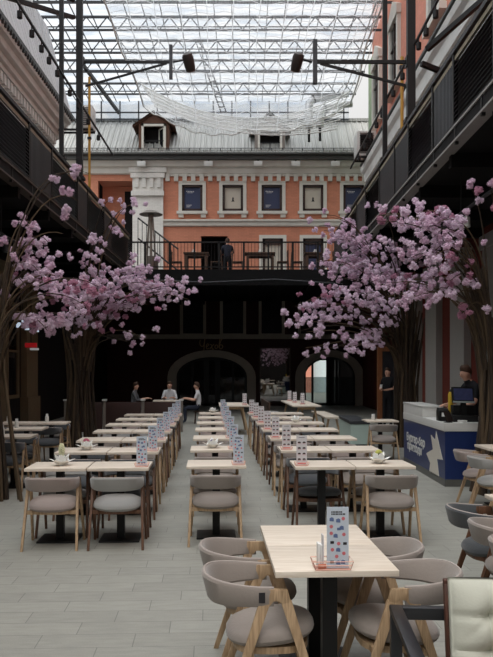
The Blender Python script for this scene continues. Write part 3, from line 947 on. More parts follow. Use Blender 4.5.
# pipe with white spotlights under the right balcony
t = thing('light_track', 'dark pipe carrying spotlights under the right balcony', 'lighting track')
MB().tube([(3.55, 9, 4.3), (3.55, 17, 4.3)], .03, 6).build('rail', STEEL, t)
for k_ in range(5):
    MB().tube([(3.55, 9.3 + 1.8 * k_, 4.3), (3.55, 9.3 + 1.8 * k_, 5.0)], .012, 5).build('hanger', STEEL, t)
for k_, (yy, m_) in enumerate(((12.6, WHITE), (13.9, GREYSTEEL), (10.6, GREYSTEEL))):
    s = thing('track_spotlight', '%s spotlight on the pipe under the right balcony' % ('white', 'second grey', 'third grey')[k_], 'spotlight', (3.55, yy, 4.27), 0.4)
    part('yoke', 'wsp_y', lambda: MB().box(-.01, .01, -.05, .05, -.12, 0), STEEL, s)
    part('can', 'wsp', lambda: MB().lathe([(.03, -.08), (.06, -.1), (.065, -.25), (.05, -.26)], n=12), m_, s, smooth=True)
t = thing('light_track', 'dark pipe carrying spotlights under the left balcony', 'lighting track')
MB().tube([(-4.5, 8, 4.2), (-4.5, 17, 4.2)], .03, 6).build('rail', STEEL, t)
for k_ in range(5):
    MB().tube([(-4.5, 8.3 + 2 * k_, 4.2), (-4.5, 8.3 + 2 * k_, 5.0)], .012, 5).build('hanger', STEEL, t)
for k_, yy in enumerate((14.6, 15.1)):
    s = thing('track_spotlight', '%s grey spotlight on the pipe under the left balcony' % ORD[k_], 'spotlight', (-4.5, yy, 4.17), 0.4)
    part('yoke', 'wsp_y', lambda: None, STEEL, s); part('can', 'wsp', lambda: None, GREYSTEEL, s)

# air conditioners
for i, (x0, x1, y0, y1, z0, z1, lab) in enumerate(((-5.55, -5.12, 25.9, 26.5, 9.75, 10.5, 'white air conditioner outdoor unit beside the left post'), (4.25, 5.0, 30.0, 30.9, 9.95, 10.9, 'white framed air conditioner unit at the end of the salmon wall'))):
    t = thing('air_conditioner', lab, 'air conditioner', (0, 0, 0))
    MB().box(x0, x1, y0, y1, z0, z1).build('casing', WHITE, t, bevel=.03)
    g = MB()
    n = 9
    for q in range(n):
        z = z0 + .1 + q * (z1 - z0 - .2) / (n - 1)
        g.box(x0 + .11, x1 - .11, y0 - .025, y0 + .01, z - .012, z + .012)
    g.build('grille', BLACKM if i else GREYSTEEL, t)
    if i:
        MB().box(x0 + .12, x1 - .12, y0 - .012, y0 + .01, z0 + .14, z1 - .14).build('fan_opening', DARKWALL, t)
    for ya_ in (y0 + .1, y1 - .16):
        MB().box(x0 - (1.0 if not i else 0), x1 + (.09 if i else 0), ya_, ya_ + .06, z0 - .06, z0).build('wall_bracket', STEEL, t)
# silver ducts
for i, pts in enumerate(([(309, 128, 36.2), (309, 104, 36.2), (313, 99, 36.2), (326, 97, 36.2), (348, 93, 36.2)], [(320, 127, 35.8), (320, 112, 35.8), (324, 107, 35.8), (336, 105, 35.8), (352, 103, 35.8)])):
    t = thing('ventilation_duct', ('upper' if i == 0 else 'lower') + ' silver insulated duct bending over the grey roof', 'duct')
    MB().tube([at(*p) for p in pts], .19, 12).build('pipe', mat('silver_foil', (196, 198, 200), 0.35, 0.5, 0.5, 0.1, 3), t, smooth=True)
    MB().tube([at(*pts[0]), at(pts[0][0], pts[0][1] + 14, pts[0][2] + .3)], .06, 8).build('support', STEEL, t)
    MB().tube([at(*pts[2]) + Vector((0, 0, -.01)), at(*pts[2]) + Vector((.06, 0, .02))], .215, 12).build('clamp_ring', GREYSTEEL, t)

# ------------------------------------------------------------------ glass roof
GLZ = bpy.data.materials.new('roof_glazing'); GLZ.use_nodes = True
nt = GLZ.node_tree; nt.nodes.clear(); L = nt.links
o_ = N(nt, 'ShaderNodeOutputMaterial'); t_ = N(nt, 'ShaderNodeBsdfTransparent'); tl = N(nt, 'ShaderNodeBsdfTranslucent'); tl.inputs[0].default_value = (0.8, 0.84, 0.88, 1)
nz = N(nt, 'ShaderNodeTexNoise'); nz.inputs['Scale'].default_value = 1.0; nz.inputs['Detail'].default_value = 5; nz.inputs['Distortion'].default_value = 0.6
tc = N(nt, 'ShaderNodeTexCoord'); mp = N(nt, 'ShaderNodeMapping'); mp.inputs['Scale'].default_value = (0.7, 2.2, 1)
L.new(tc.outputs['Object'], mp.inputs[0]); L.new(mp.outputs[0], nz.inputs['Vector'])
cr = N(nt, 'ShaderNodeValToRGB'); cr.color_ramp.elements[0].position = .3; cr.color_ramp.elements[0].color = (0.76, 0.81, 0.87, 1); cr.color_ramp.elements[1].position = .6; cr.color_ramp.elements[1].color = (0.99, 0.995, 1, 1)
L.new(nz.outputs['Fac'], cr.inputs[0]); L.new(cr.outputs[0], t_.inputs[0])
mx = N(nt, 'ShaderNodeMixShader'); mx.inputs[0].default_value = .15; L.new(t_.outputs[0], mx.inputs[1]); L.new(tl.outputs[0], mx.inputs[2]); L.new(mx.outputs[0], o_.inputs[0])
mb = MB(); mb.box(-9.2, 5.09, 4, 39.2, 15.02, 15.04)
ceil_o = struct('ceiling', mb, GLZ, 'glazed courtyard roof on grey steel trusses')


def truss(Y, xa=-8.6, xb=5.05, zb=14.42, zt=14.91, pw=.78, ph=0.0):
    m = MB()
    m.box(xa, xb, Y - .04, Y + .04, zt - .04, zt + .04).box(xa, xb, Y - .035, Y + .035, zb - .035, zb + .035)
    x = xa + ph; up = True
    while x + pw / 2 < xb:
        a, b = (zb, zt) if up else (zt, zb)
        m.beam((x, Y, a), (x + pw / 2, Y, b), .035, .035, (0, 1, 0)); x += pw / 2; up = not up
    m.build('roof_truss', GREYSTEEL, ceil_o)


for i, Y in enumerate((18.5, 20.6, 22.7, 24.9, 27.0, 29.2, 31.3, 33.3, 36.0)):
    truss(Y, ph=.13 * i)
for k_ in range(21):
    X = -8.4 + k_ * .655
    MB().box(X - .014, X + .014, 17, 38.6, 14.95, 15.0).build('purlin', GREYSTEEL, ceil_o)
for Y in (19.5, 21.6, 23.8, 26, 28.1, 30.2, 32.3, 34.6, 37.2):
    MB().box(-9, 5.05, Y - .015, Y + .015, 14.96, 15.0).build('glazing_bar', GREYSTEEL, ceil_o)
# two diagonal ladder members seen over the dormers
MB().beam(at(84, 66, 33), at(119, 113, 37.4), .12, .14).build('rafter', STEEL, ceil_o)
for p, q in (((196, 42, 34), (221, 112, 37.5)),):
    a, b = at(*p), at(*q)
    m = MB(); m.beam(a, b, .05, .05); m.beam(a + Vector((.25, 0, 0)), b + Vector((.25, 0, 0)), .05, .05)
    for k_ in range(14):
        c = a.lerp(b, k_ / 13); m.beam(c, c + Vector((.25, 0, 0)), .06, .05)
    m.build('lattice_member', STEEL, ceil_o)
# upright glazing between the back roof and the glass roof
m = MB()
xx = -9.0
while xx < 5.0:
    m.box(xx - .03, xx + .03, 38.45, 38.51, 13.9, 14.95); xx += .92
m.box(-9.2, 5.05, 38.45, 38.51, 14.36, 14.42).box(-9.2, 5.05, 38.45, 38.51, 14.0, 14.06)
o = struct('window_20', m, GREYSTEEL, 'upright glazing strip between the two roofs')
MB().box(-9.2, 5.05, 38.47, 38.48, 14.0, 14.95).build('window_pane', GLZ, o)

# white safety net slung below the trusses
m = bpy.data.meshes.new('net_sheet')
NU, NV = 40, 26
vv, ff, uu = [], [], []
for j in range(NV + 1):
    v = j / NV
    Y = 23.5 + 11.6 * v
    for i in range(NU + 1):
        u = i / NU * 2 - 1
        X = (-4.9 + .25 * v) * (1 - u) / 2 + (4.65) * (1 + u) / 2
        sag = (.25 + 1.45 * v ** 3) * (1 - abs(u) ** 2.2)
        edge = 14.25 - (.75 * v ** 2 if u < 0 else 0.55 * v ** 2) * abs(u) ** .5
        wob = .05 * math.sin(7 * X + 3 * v) + .05 * math.sin(17 * v + X)
        vv.append((X + .06 * math.sin(9 * v), Y + .15 * math.sin(X * 2), edge - sag + wob)); uu.append((X + 5, Y - 23))
for j in range(NV):
    for i in range(NU):
        a = j * (NU + 1) + i
        ff.append((a, a + 1, a + NU + 2, a + NU + 1))
m.from_pydata(vv, [], ff)
ul = m.uv_layers.new(name='UVMap')
for lp in m.loops:
    ul.data[lp.index].uv = uu[lp.vertex_index]
m.polygons.foreach_set('use_smooth', [True] * len(m.polygons)); m.materials.append(net_mat())
t = thing('safety_net', 'white safety net slung under the glass roof and drooping over the dormers', 'net', (0, 0, 0))
link('net_sheet', m, t)
for u, nm in ((0, 'left'), (NU, 'right')):
    MB().tube([vv[j * (NU + 1) + u] for j in range(NV + 1)], .035, 6).build('edge_rope', WHITE, t, smooth=True)
MB().tube([vv[NV * (NU + 1) + i] for i in range(NU + 1)], .03, 6).build('edge_rope', WHITE, t, smooth=True)
# the gathered fold at the right side of the net
for k_ in range(3):
    a = at(384 - 4 * k_, -6 + 3 * k_, 26 + .3 * k_); b = at(352 - 9 * k_, 100 + 4 * k_, 34.5)
    pts = [a.lerp(b, q / 10) - Vector((0, 0, .9 * math.sin(PI * q / 10) * .5)) for q in range(11)]
    MB().tube(pts, .014, 5).build('gathered_cord', WHITE, t)
for k_ in range(13):
    a = at(141 + 1.2 * k_, 84 + 2.0 * k_, 35.2); b = at(349 - 1.0 * k_, 92 + 3.2 * k_, 35.2)
    sg_ = (30 - 1.2 * k_) * 35.2 / F
    pts = [a.lerp(b, q / 24) - Vector((0, .02 * k_, sg_ * (1 - (2 * q / 24 - 1) ** 2))) for q in range(25)]
    MB().tube(pts, .018 if k_ % 3 else .03, 5).build('hem_cord', WHITE, t, smooth=True)
# ------------------------------------------------------------------ chairs
def sel(a, rx, ry, e=2.5):
    c, s = math.cos(a), math.sin(a)
    return math.copysign(abs(c) ** (2 / e), c) * rx, math.copysign(abs(s) ** (2 / e), s) * ry


def seat_mb():
    rs = []
    for sc_, z in ((.66, .374), (.88, .376), (.97, .388), (1.02, .406), (1.01, .426), (.96, .442), (.84, .456), (.64, .465), (.38, .470), (.12, .472)):
        rs.append([Vector((sel(2 * PI * i / 32, .232, .220)[0] * sc_, sel(2 * PI * i / 32, .232, .220)[1] * sc_ - .018, z + .10 * sel(2 * PI * i / 32, .232, .220)[1] * sc_)) for i in range(32)])
    return MB().rings(rs)


def seat_rail_mb():
    m = MB()
    m.rings([[Vector((sel(2 * PI * i / 24, .205, .190, 3)[0] * s, sel(2 * PI * i / 24, .205, .19, 3)[1] * s - .018, z)) for i in range(24)] for s, z in ((.9, .33), (1.0, .335), (1.0, .368))])
    m.beam((-.238, -.13, .345), (.238, -.13, .345), .04, .035)
    m.beam((-.238, .12, .352), (.238, .12, .352), .04, .035)
    return m


def backrest_mb():
    rs = []
    n = 28
    for i in range(n + 1):
        th = PI * (1 + i / n)              # from the left end round the back to the right end
        a = th
        e = 2.6
        x = math.copysign(abs(math.cos(a)) ** (2 / e), math.cos(a)) * .238
        y = -abs(math.sin(a)) ** (2 / e) * .302 - .015
        k = abs(math.sin(a))
        # outward direction in plan
        nx, ny = math.cos(a), math.sin(a)
        l = math.hypot(nx, ny); nx, ny = nx / l, ny / l
        zt = .668 + .034 * k ** 1.3
        zb = .580 - .012 * k
        endf = min(1, min(i, n - i) / 1.5 + .55)
        t = .017 * endf
        fl = .022 * k
        ring = []
        zm = (zt + zb) / 2; hh = (zt - zb) / 2
        for (o, z) in ((-t, zb + .012), (-t * .4, zb), (t * .6, zb), (t, zb + .012), (t, zt - .012), (t * .5, zt), (-t * .5, zt), (-t, zt - .012)):
            off = o + fl * (z - zb) / (zt - zb) * 1.6
            ring.append(Vector((x + nx * off, y + ny * off, z)))
        rs.append(ring)
    return MB().rings(rs)


def piping_mb():
    pts = []
    n = 24
    for i in range(n + 1):
        a = PI * (1 + i / n); e = 2.6
        x = math.copysign(abs(math.cos(a)) ** (2 / e), math.cos(a)) * .238
        y = -abs(math.sin(a)) ** (2 / e) * .302 - .015
        k = abs(math.sin(a))
        pts.append((x + math.cos(a) * .022 * k * 1.6, y + math.sin(a) * .022 * k * 1.6, .668 + .034 * k ** 1.3 + .001))
    return MB().tube(pts, .005, 5)


def arm_mb(s):
    return MB().prism([(-.085, .592), (-.070, .664), (.052, .660), (.070, .592), (.030, .585), (.012, .604), (-.016, .604), (-.032, .585)], 'YZ', *sorted((s * .222, s * .250)))


def leg_mb(s, f):
    m = MB()
    p = Vector((s * .237, .046 if f else -.058, .60)); q = Vector((s * .257, .238 if f else -.262, 0))
    m.beam(p, q, .026, .052, (0, 1, 0), .024, .032)
    for v in m.v:
        if v.z < .02:
            v.z = 0.0
    return m


FAB = {'taupe': TAUPE, 'rose': ROSE, 'grey': GREY, 'charcoal': CHAR}
FABN = {'taupe': 'taupe', 'rose': 'rosy taupe', 'grey': 'light grey', 'charcoal': 'charcoal'}
PIPE = mat('pale_piping', (176, 166, 160), 0.8)


def chair(label, fab, wd, loc, rz, group):
    t = thing('dining_chair', label, 'chair', loc, rz, group)
    W_ = OAK if wd == 'oak' else WALNUT
    part('seat', 'ch_seat', seat_mb, FAB[fab], t, smooth=True)
    b = part('backrest', 'ch_back', backrest_mb, FAB[fab], t, smooth=True)
    part('piping', 'ch_pipe', piping_mb, PIPE, b, smooth=True)
    part('seat_rail', 'ch_rail', seat_rail_mb, W_, t, smooth=True)
    for s in (-1, 1):
        part('arm', 'ch_arm%d' % s, lambda: arm_mb(s), W_, t, bevel=.004)
        for f in (0, 1):
            part('leg', 'ch_leg%d%d' % (s, f), lambda: leg_mb(s, f), W_, t, bevel=.004)
    return t


TW, TD, TH = .60, .57, .75


def table(label, loc, rz=RZ, group='square cafe tables', w=TW, d=TD):
    t = thing('cafe_table', label, 'table', loc, rz, group)
    key = 'tb%.2f%.2f' % (w, d)
    part('tabletop', key + 'top', lambda: MB().box(-w / 2, w / 2, -d / 2, d / 2, TH - .03, TH), ASH, t, bevel=.003)
    part('column', key + 'col', lambda: MB().box(-.038, .038, -.038, .038, .015, TH - .045), BLACKM, t)
    part('base_plate', key + 'base', lambda: MB().box(-.2, .2, -.2, .2, 0, .018), BLACKM, t, bevel=.003)
    part('mounting_plate', key + 'plate', lambda: MB().box(-.11, .11, -.11, .11, TH - .05, TH - .03), BLACKM, t)
    return t


# ------------------------------------------------------------------ small things on the tables
def basket_mb(w, d, h):
    m = MB()
    for z, q in ((.004, 0), (h * .55, .006), (h, .012)):
        a, b = w / 2 + q, d / 2 + q
        m.tube([(-a, -b, z), (a, -b, z), (a, b, z), (-a, b, z)], .0022, 5, closed=True)
    for sx in (-1, 1):
        for sy in (-1, 1):
            m.tube([(sx * w / 2, sy * d / 2, .004), (sx * (w / 2 + .012), sy * (d / 2 + .012), h)], .0022, 5)
    return m


def basket_floor_mb(w, d):
    return MB().box(-w / 2, w / 2, -d / 2, d / 2, .001, .006)


def card_mb(w, h):
    return MB().box(-w / 2, w / 2, -.0025, .0025, 0, h)


def print_blue(w, h):
    random.seed(5)
    m = MB(); m.cm = 4; m.box(-w * .46, w * .46, -.0027, -.0022, h * .03, h * .97)
    # two header lines of heavy lettering
    for r, n in ((0, 5), (1, 6)):
        x = -w * .30
        for k in range(n):
            l = w * (.06 + .06 * ((k * 7 + r * 3) % 3) / 2); m.cm = 2
            m.box(x, x + l, -.0035, -.0026, h * (.93 - .035 * r) - h * .022, h * (.93 - .035 * r)); x += l + w * .02
    cells = [(-.28, .80, 0), (.25, .81, 1), (.02, .78, 0), (-.30, .68, 1), (.18, .66, 0), (-.30, .57, 1), (.28, .55, 1), (-.10, .53, 0), (.05, .64, 3), (-.26, .42, 2), (.04, .40, 1), (.33, .40, 2), (-.25, .30, 1), (.02, .30, 0), (.28, .24, 1), (-.05, .19, 1), (-.27, .10, 2), (.24, .10, 0), (.02, .09, 0)]
    for x, y, k in cells:
        m.cm = {0: 0, 1: 1, 2: 2, 3: 0}[k]
        a = w * (.085 if k else .10); c = (x * w, y * h)
        if k == 1:
            m.prism([(c[0] + a * math.cos(2 * PI * i / 8), c[1] + a * math.sin(2 * PI * i / 8)) for i in range(8)], 'XZ', -.0036, -.0026)
        elif k == 0:
            m.prism([(c[0] - a, c[1] - a * .8), (c[0] + a, c[1] - a), (c[0] + a * .9, c[1] + a * .6), (c[0], c[1] + a), (c[0] - a, c[1] + a * .5)], 'XZ', -.0036, -.0026)
        else:
            m.box(c[0] - a, c[0] + a, -.0036, -.0026, c[1] - a * .7, c[1] + a * .7)
    m.cm = 1
    return m


def print_burger(w, h):
    m = MB(); m.cm = 4; m.box(-w * .46, w * .46, -.0027, -.0022, h * .03, h * .97)
    for r in range(4):
        for c in (-1, 1):
            x, z = c * w * .23, h * (.20 + .19 * r)
            a = w * .14
            m.cm = 2
            m.prism([(x - a, z - a * .5), (x + a, z - a * .5), (x + a, z + a * .1), (x + a * .6, z + a * .55), (x - a * .6, z + a * .55), (x - a, z + a * .1)], 'XZ', -.0036, -.0026)
            m.cm = 3
            m.box(x - a * .8, x + a * .8, -.0040, -.0030, z - a * .1, z + a * .12)
            m.cm = 1
            m.box(x - a, x + a, -.0036, -.0026, z - a * 1.0, z - a * .78)
    m.cm = 1
    m.box(-w * .4, w * .4, -.0036, -.0026, h * .03, h * .085)
    m.cm = 2
    m.box(-w * .28, w * .28, -.0036, -.0026, h * .93, h * .945)
    return m


INKS = [INKBLUE, INKRED, INKDARK, INKBROWN]
INKS_B = INKS + [CARDBLUE]; INKS_P = INKS + [CARDPINK]


def menu(tabname, loc, rz, style, big=False):
    """a wire basket with a menu card standing in it: two things"""
    bx, by, h = (.17, .085, .045) if big else (.12, .07, .035)
    b = thing('wire_basket', 'small copper wire basket on ' + tabname, 'basket', loc, rz, 'copper wire baskets')
    part('wire_frame', 'bk%d' % big, lambda: basket_mb(bx, by, h), COPPER, b)
    part('basket_floor', 'bkf%d' % big, lambda: basket_floor_mb(bx, by), COPPER, b)
    w, hh = (.106, .295)
    R = Matrix.Rotation(rz, 3, 'Z')
    off = R @ Vector((.026 if big else 0, -.018 if big else -.005, .0075))
    c = thing('menu_card', ('pale blue' if style == 'blue' else 'pinkish white') + ' upright menu card on ' + tabname, 'menu card', Vector(loc) + off, rz, 'upright menu cards')
    cd = part('card', 'cd', lambda: card_mb(w, hh), CARDBLUE if style == 'blue' else CARDPINK, c)
    part('print', 'cp' + style, (lambda: print_blue(w, hh)) if style == 'blue' else (lambda: print_burger(w, hh)), INKS_B if style == 'blue' else INKS_P, c)
    return b


def flower_pot(label, loc, kind, s=1.0):
    t = thing('flower_pot', label, 'potted flower', loc, 0, 'white wrapped pots on the tables')

    def wrap():
        m = MB().lathe([(.026, 0), (.034, .002), (.040, .020), (.040, .045), (.034, .05), (.02, .03)], n=20)
        for ringk, (np_, r0, r1, zt, wd_, ph) in enumerate(((6, .034, .120, .062, .044, 0.2), (6, .030, .078, .112, .036, .72))):
            for k in range(np_):
                a = 2 * PI * k / np_ + ph
                cd, sd_ = Vector((math.cos(a), math.sin(a), 0)), Vector((-math.sin(a), math.cos(a), 0))
                zt_ = zt * (1 + .12 * math.sin(k * 2.3)); rr = r1 * (1 + .1 * math.cos(k * 1.7))
                prev = None
                for q in range(6):
                    u_ = q / 5
                    c_ = cd * (r0 + (rr - r0) * u_ ** 1.3) + Vector((0, 0, .012 + (zt_ - .012) * u_ ** .85))
                    w_ = wd_ * (1 - u_ ** 2.2) * (1 + .3 * math.sin(PI * u_)) + .001
                    i0 = len(m.v)
                    m.v += [c_ - sd_ * w_ + Vector((0, 0, .006)), c_, c_ + sd_ * w_ + Vector((0, 0, .006))]
                    if prev is not None:
                        m.face(prev, prev + 1, i0 + 1, i0); m.face(prev + 1, prev + 2, i0 + 2, i0 + 1)
                    prev = i0
        return m
    part('paper_wrap', 'fp_wrap', wrap, mat('bright_wrap_paper', (246, 246, 243), .7, 0, .2, .02), t, smooth=True)
    GRN = mat('fresh_green', (96, 124, 66), 0.6)

    def leaves():
        m = MB(); random.seed(3)
        for k in range(6):
            a = 2 * PI * k / 6
            b = len(m.v)
            for q in range(4):
                u_ = q / 3; r = .012 + .035 * u_; z = .03 + .075 * u_ - .02 * u_ * u_; wd_ = .011 * math.sin(PI * (u_ * .8 + .15))
                cdir = Vector((math.cos(a), math.sin(a), 0)); sd = Vector((-math.sin(a), math.cos(a), 0))
                m.v += [cdir * r + sd * wd_ + Vector((0, 0, z)), cdir * r - sd * wd_ + Vector((0, 0, z))]
            for q in range(3):
                m.face(b + 2 * q, b + 2 * q + 1, b + 2 * q + 3, b + 2 * q + 2)
        return m
    part('leaf', 'fp_leaf', leaves, GRN, t)['kind'] = 'stuff'
    top = {'hyacinth': .20, 'pink': .12, 'yellow': .12, 'purple': .085, 'none': 0}[kind]
    if top:
        part('stem', 'fp_stem%s' % kind, lambda: MB().tube([(0, 0, .02), (0, 0, top)], .007, 6), GRN, t)

        def bloom():
            m = MB(); random.seed(9)
            if kind == 'hyacinth':
                for k in range(60):
                    z = .105 + .115 * k / 60; a = k * 2.4; r = .021 * math.sin(PI * (.15 + .8 * k / 60)) + .004
                    m.ball((r * math.cos(a), r * math.sin(a), z), (.011, .011, .008), 5, 4)
            else:
                for k in range(22):
                    a = k * 2.4; r = .004 + .026 * math.sqrt(k / 22)
                    m.ball((r * math.cos(a), r * math.sin(a), top - .01 + .022 * (1 - k / 22)), (.012, .012, .012), 5, 4)
            return m
        part('bloom', 'fp_bloom' + kind, bloom, mat('bloom_' + kind, {'hyacinth': (226, 226, 190), 'pink': (196, 110, 130), 'yellow': (206, 206, 110), 'purple': (96, 82, 120)}[kind], .7), t, smooth=True)
    return t


# ------------------------------------------------------------------ the table blocks
random.seed(21)
BL = {  # front edge centre of the first table, row spacing, phrase
    'La': (Vector((-1.872, 7.62, 0)), 1.487, 'outer column of left block'),
    'Lb': (Vector((-1.262, 7.65, 0)), 1.487, 'aisle column of left block'),
    'C': (Vector((-.301, 7.80, 0)), 1.555, 'single middle column'),
    'Ra': (Vector((.785, 7.75, 0)), 1.555, 'aisle column of right block'),
    'Rb': (Vector((1.395, 7.78, 0)), 1.555, 'outer column of right block'),
}
SPEC = {('La', 0, 'n'): ('rose', 'oak'), ('Lb', 0, 'n'): ('grey', 'walnut'), ('C', 0, 'n'): ('taupe', 'oak'), ('Rb', 0, 'n'): ('taupe', 'oak'),
        ('Ra', 0, 'f'): ('charcoal', 'walnut'), ('Rb', 0, 'f'): ('taupe', 'oak'), ('C', 0, 'f'): ('taupe', 'oak'), ('Lb', 0, 'f'): ('charcoal', 'walnut'),
        ('Lb', 1, 'n'): ('charcoal', 'walnut'), ('La', 1, 'n'): ('charcoal', 'walnut'), ('Ra', 1, 'n'): ('charcoal', 'walnut'), ('La', 0, 'f'): ('grey', 'walnut'), ('Lb', 2, 'n'): ('taupe', 'oak'),
        ('C', 1, 'n'): ('taupe', 'oak'), ('Ra', 1, 'f'): ('taupe', 'oak'), ('Ra', 2, 'n'): ('taupe', 'oak'), ('Rb', 1, 'n'): ('taupe', 'oak')}
for b, (p0, sp, ph) in BL.items():
    for i in range(7):
        P = p0 + U * (TD / 2 + sp * i)
        ordn = ORD[i]
        table('pale ash square table, %s from the front, %s' % (ordn, ph), P)
        if b in ('Lb', 'C', 'Ra'):
            ox = .225 if b != 'Ra' else -.225
            q = P + V * ox + U * (-.17)
            menu('%s table, %s' % (ordn, ph), (q.x, q.y, TH), RZ, 'burger' if b == 'Ra' else 'blue')
        for side in ('n', 'f'):
            if (b, i, side) == ('Ra', 0, 'n'):
                continue
            fab, wd = SPEC.get((b, i, side)) or (random.choice(['taupe', 'taupe', 'rose', 'grey', 'charcoal']), random.choice(['oak', 'oak', 'walnut']))
            off = TD / 2 - .012
            c = P + U * (-off if side == 'n' else off) + V * (random.uniform(-.012, .012) + (.03 if (b, i, side) == ('Rb', 0, 'n') else 0))
            chair('%s %s chair, %s side of %s table, %s' % (FABN[fab], wd, 'near' if side == 'n' else 'far', ordn, ph),
                  fab, wd, c, RZ + (0 if side == 'n' else PI) + random.uniform(-.03, .03), 'dining chairs in the table rows')


def on_table(b, i, dx, dy):
    p0, sp, ph = BL[b]
    q = p0 + U * (TD / 2 + sp * i + dy) + V * dx
    return (q.x, q.y, TH)


flower_pot('white hyacinth in a white paper wrapped pot, front left table', on_table('La', 0, .02, -.04), 'hyacinth')
flower_pot('white paper wrapped pot with a pink bloom, second table of left block', on_table('La', 1, .03, -.02), 'pink')
flower_pot('white paper wrapped pot with dark purple bloom, middle column', on_table('C', 1, -.03, -.02), 'purple')
flower_pot('white paper wrapped pot with a yellow bud, front right table', on_table('Rb', 0, -.02, -.02), 'yellow')
flower_pot('white paper wrapped pot without bloom, fifth table of right block', on_table('Rb', 4, -.19, 0), 'none')
flower_pot('white paper wrapped pot without bloom, seventh table of middle column', on_table('C', 6, 0, 0), 'none')

# ------------------------------------------------------------------ near table
FG = Vector((.438, 3.745, 0))
table('pale ash table nearest the viewer, front half of the pair', FG + U * .28, RZ, 'square cafe tables', .60, .555)
table('pale ash table nearest the viewer, rear half of the pair', FG + U * .84, RZ, 'square cafe tables', .60, .555)
q = FG + U * .055 + V * (-.02)
menu('nearest table, front edge', (q.x, q.y, TH), RZ, 'blue', True)
t = thing('napkin_stack', 'folded white napkins in the basket on the nearest table', 'napkins', (q.x - .052, q.y + .012, TH + .0075), RZ)
MB().box(-.018, -.006, -.028, .028, 0, .115).box(-.005, .004, -.026, .028, 0, .11).build('napkin', PAPER, t, bevel=.002)
MB().box(.006, .012, -.02, .03, 0, .155).build('leaflet', CARDPINK, t)
t = thing('sauce_sachet', 'pink sachet lying in the copper basket on the nearest table', 'sachet', (q.x - .05, q.y - .03, TH + .0075), .3)
MB().box(-.02, .02, -.006, .006, 0, .022).build('pouch', mat('coral_sachet', (206, 128, 104), .5), t, bevel=.003)
HRZ = RZ - PI / 2      # facing +X
chair('taupe oak chair left of the nearest table, rear one of two', 'taupe', 'oak', (.085, 4.57, 0), HRZ, 'chairs round the nearest table')
tagged = chair('taupe oak chair left of the nearest table, front one of two', 'taupe', 'oak', (.135, 3.995, 0), HRZ, 'chairs round the nearest table')
MB().box(.2545, .2575, -.088, -.058, .600, .650).build('fabric_tag', INKDARK, tagged)
chair('taupe oak chair right of the nearest table, rear one of two', 'taupe', 'oak', (.668, 4.57, 0), RZ + PI / 2 - .02, 'chairs round the nearest table')
chair('taupe oak chair right of the nearest table, front one of two', 'taupe', 'oak', (.735, 4.01, 0), RZ + PI / 2 + .02, 'chairs round the nearest table')

# tables along the right edge of the picture
for i, (X, Y) in enumerate(((2.165, 5.80), (2.155, 5.225), (2.18, 4.65))):
    table('pale ash table at the right edge, %s of the near trio' % ('rear', 'middle', 'front')[i], (X, Y, 0))
chair('charcoal walnut chair at the right edge behind the taupe one', 'charcoal', 'walnut', (1.855, 5.80, 0), HRZ, 'chairs at the right edge')
chair('taupe walnut chair at the right edge in front of the charcoal one', 'taupe', 'walnut', (1.86, 5.225, 0), HRZ, 'chairs at the right edge')
chair('rosy taupe chair at the right edge, nearest of three', 'rose', 'walnut', (1.825, 4.66, 0), HRZ, 'chairs at the right edge')
for i, (X, Y) in enumerate(((3.26, 9.82), (3.29, 9.22))):
    table('pale ash table before the blue counter, %s of two' % ('rear', 'front')[i], (X, Y, 0))
chair('rosy taupe oak chair just before the blue counter', 'rose', 'oak', (2.985, 9.84, 0), HRZ - .05, 'chairs before the counter')
chair('light grey oak chair before the counter, nearer of two', 'grey', 'oak', (2.97, 9.17, 0), HRZ + .05, 'chairs before the counter')

# tables under the left balcony
for i, (X, Y, lab) in enumerate(((-3.42, 11.45, 'front table under the left balcony'), (-3.64, 12.92, 'second table under the left balcony'), (-3.57, 14.3, 'third table under the left balcony'), (-4.19, 14.27, 'outer third table under the left balcony'))):
    table('pale ash ' + lab, (X, Y, 0))
    c = thing('napkin_holder', 'white cylinder holder on the %s' % lab, 'napkin holder', (X - (.18 if i != 2 else .1), Y + .05, TH), 0, 'white cylinder holders')
    part('cup', 'nh_cup', lambda: MB().lathe([(.03, 0), (.035, .005), (.035, .10), (.03, .105)], n=14), WHITE, c, smooth=True)
    part('napkin', 'nh_nap', lambda: MB().box(-.02, .02, -.012, .012, .1, .15), PAPER, c)
    chair('charcoal oak chair, near side of %s' % lab, 'charcoal', 'oak', (X, Y - TD / 2 + .012, 0), RZ, 'chairs under the left balcony')
    if i != 1:
        chair('%s oak chair, far side of %s' % ('charcoal' if i != 3 else 'taupe', lab), 'charcoal' if i != 3 else 'taupe', 'oak', (X, Y + TD / 2 - .012, 0), RZ + PI, 'chairs under the left balcony')
# single table and chair beside the counter
table('pale ash table between the mint box and the blue counter', (2.56, 14.95, 0))
chair('taupe oak chair between the mint box and the blue counter', 'taupe', 'oak', (2.56, 14.67, 0), RZ, 'chairs before the counter')
c = thing('candle_cup', 'white cup candle on the table beside the counter', 'candle', (2.42, 14.9, TH))
MB().lathe([(.03, 0), (.034, .005), (.034, .11), (.028, .112), (.028, .09), (.004, .088)], n=14).build('cup', PAPER, c, smooth=True)

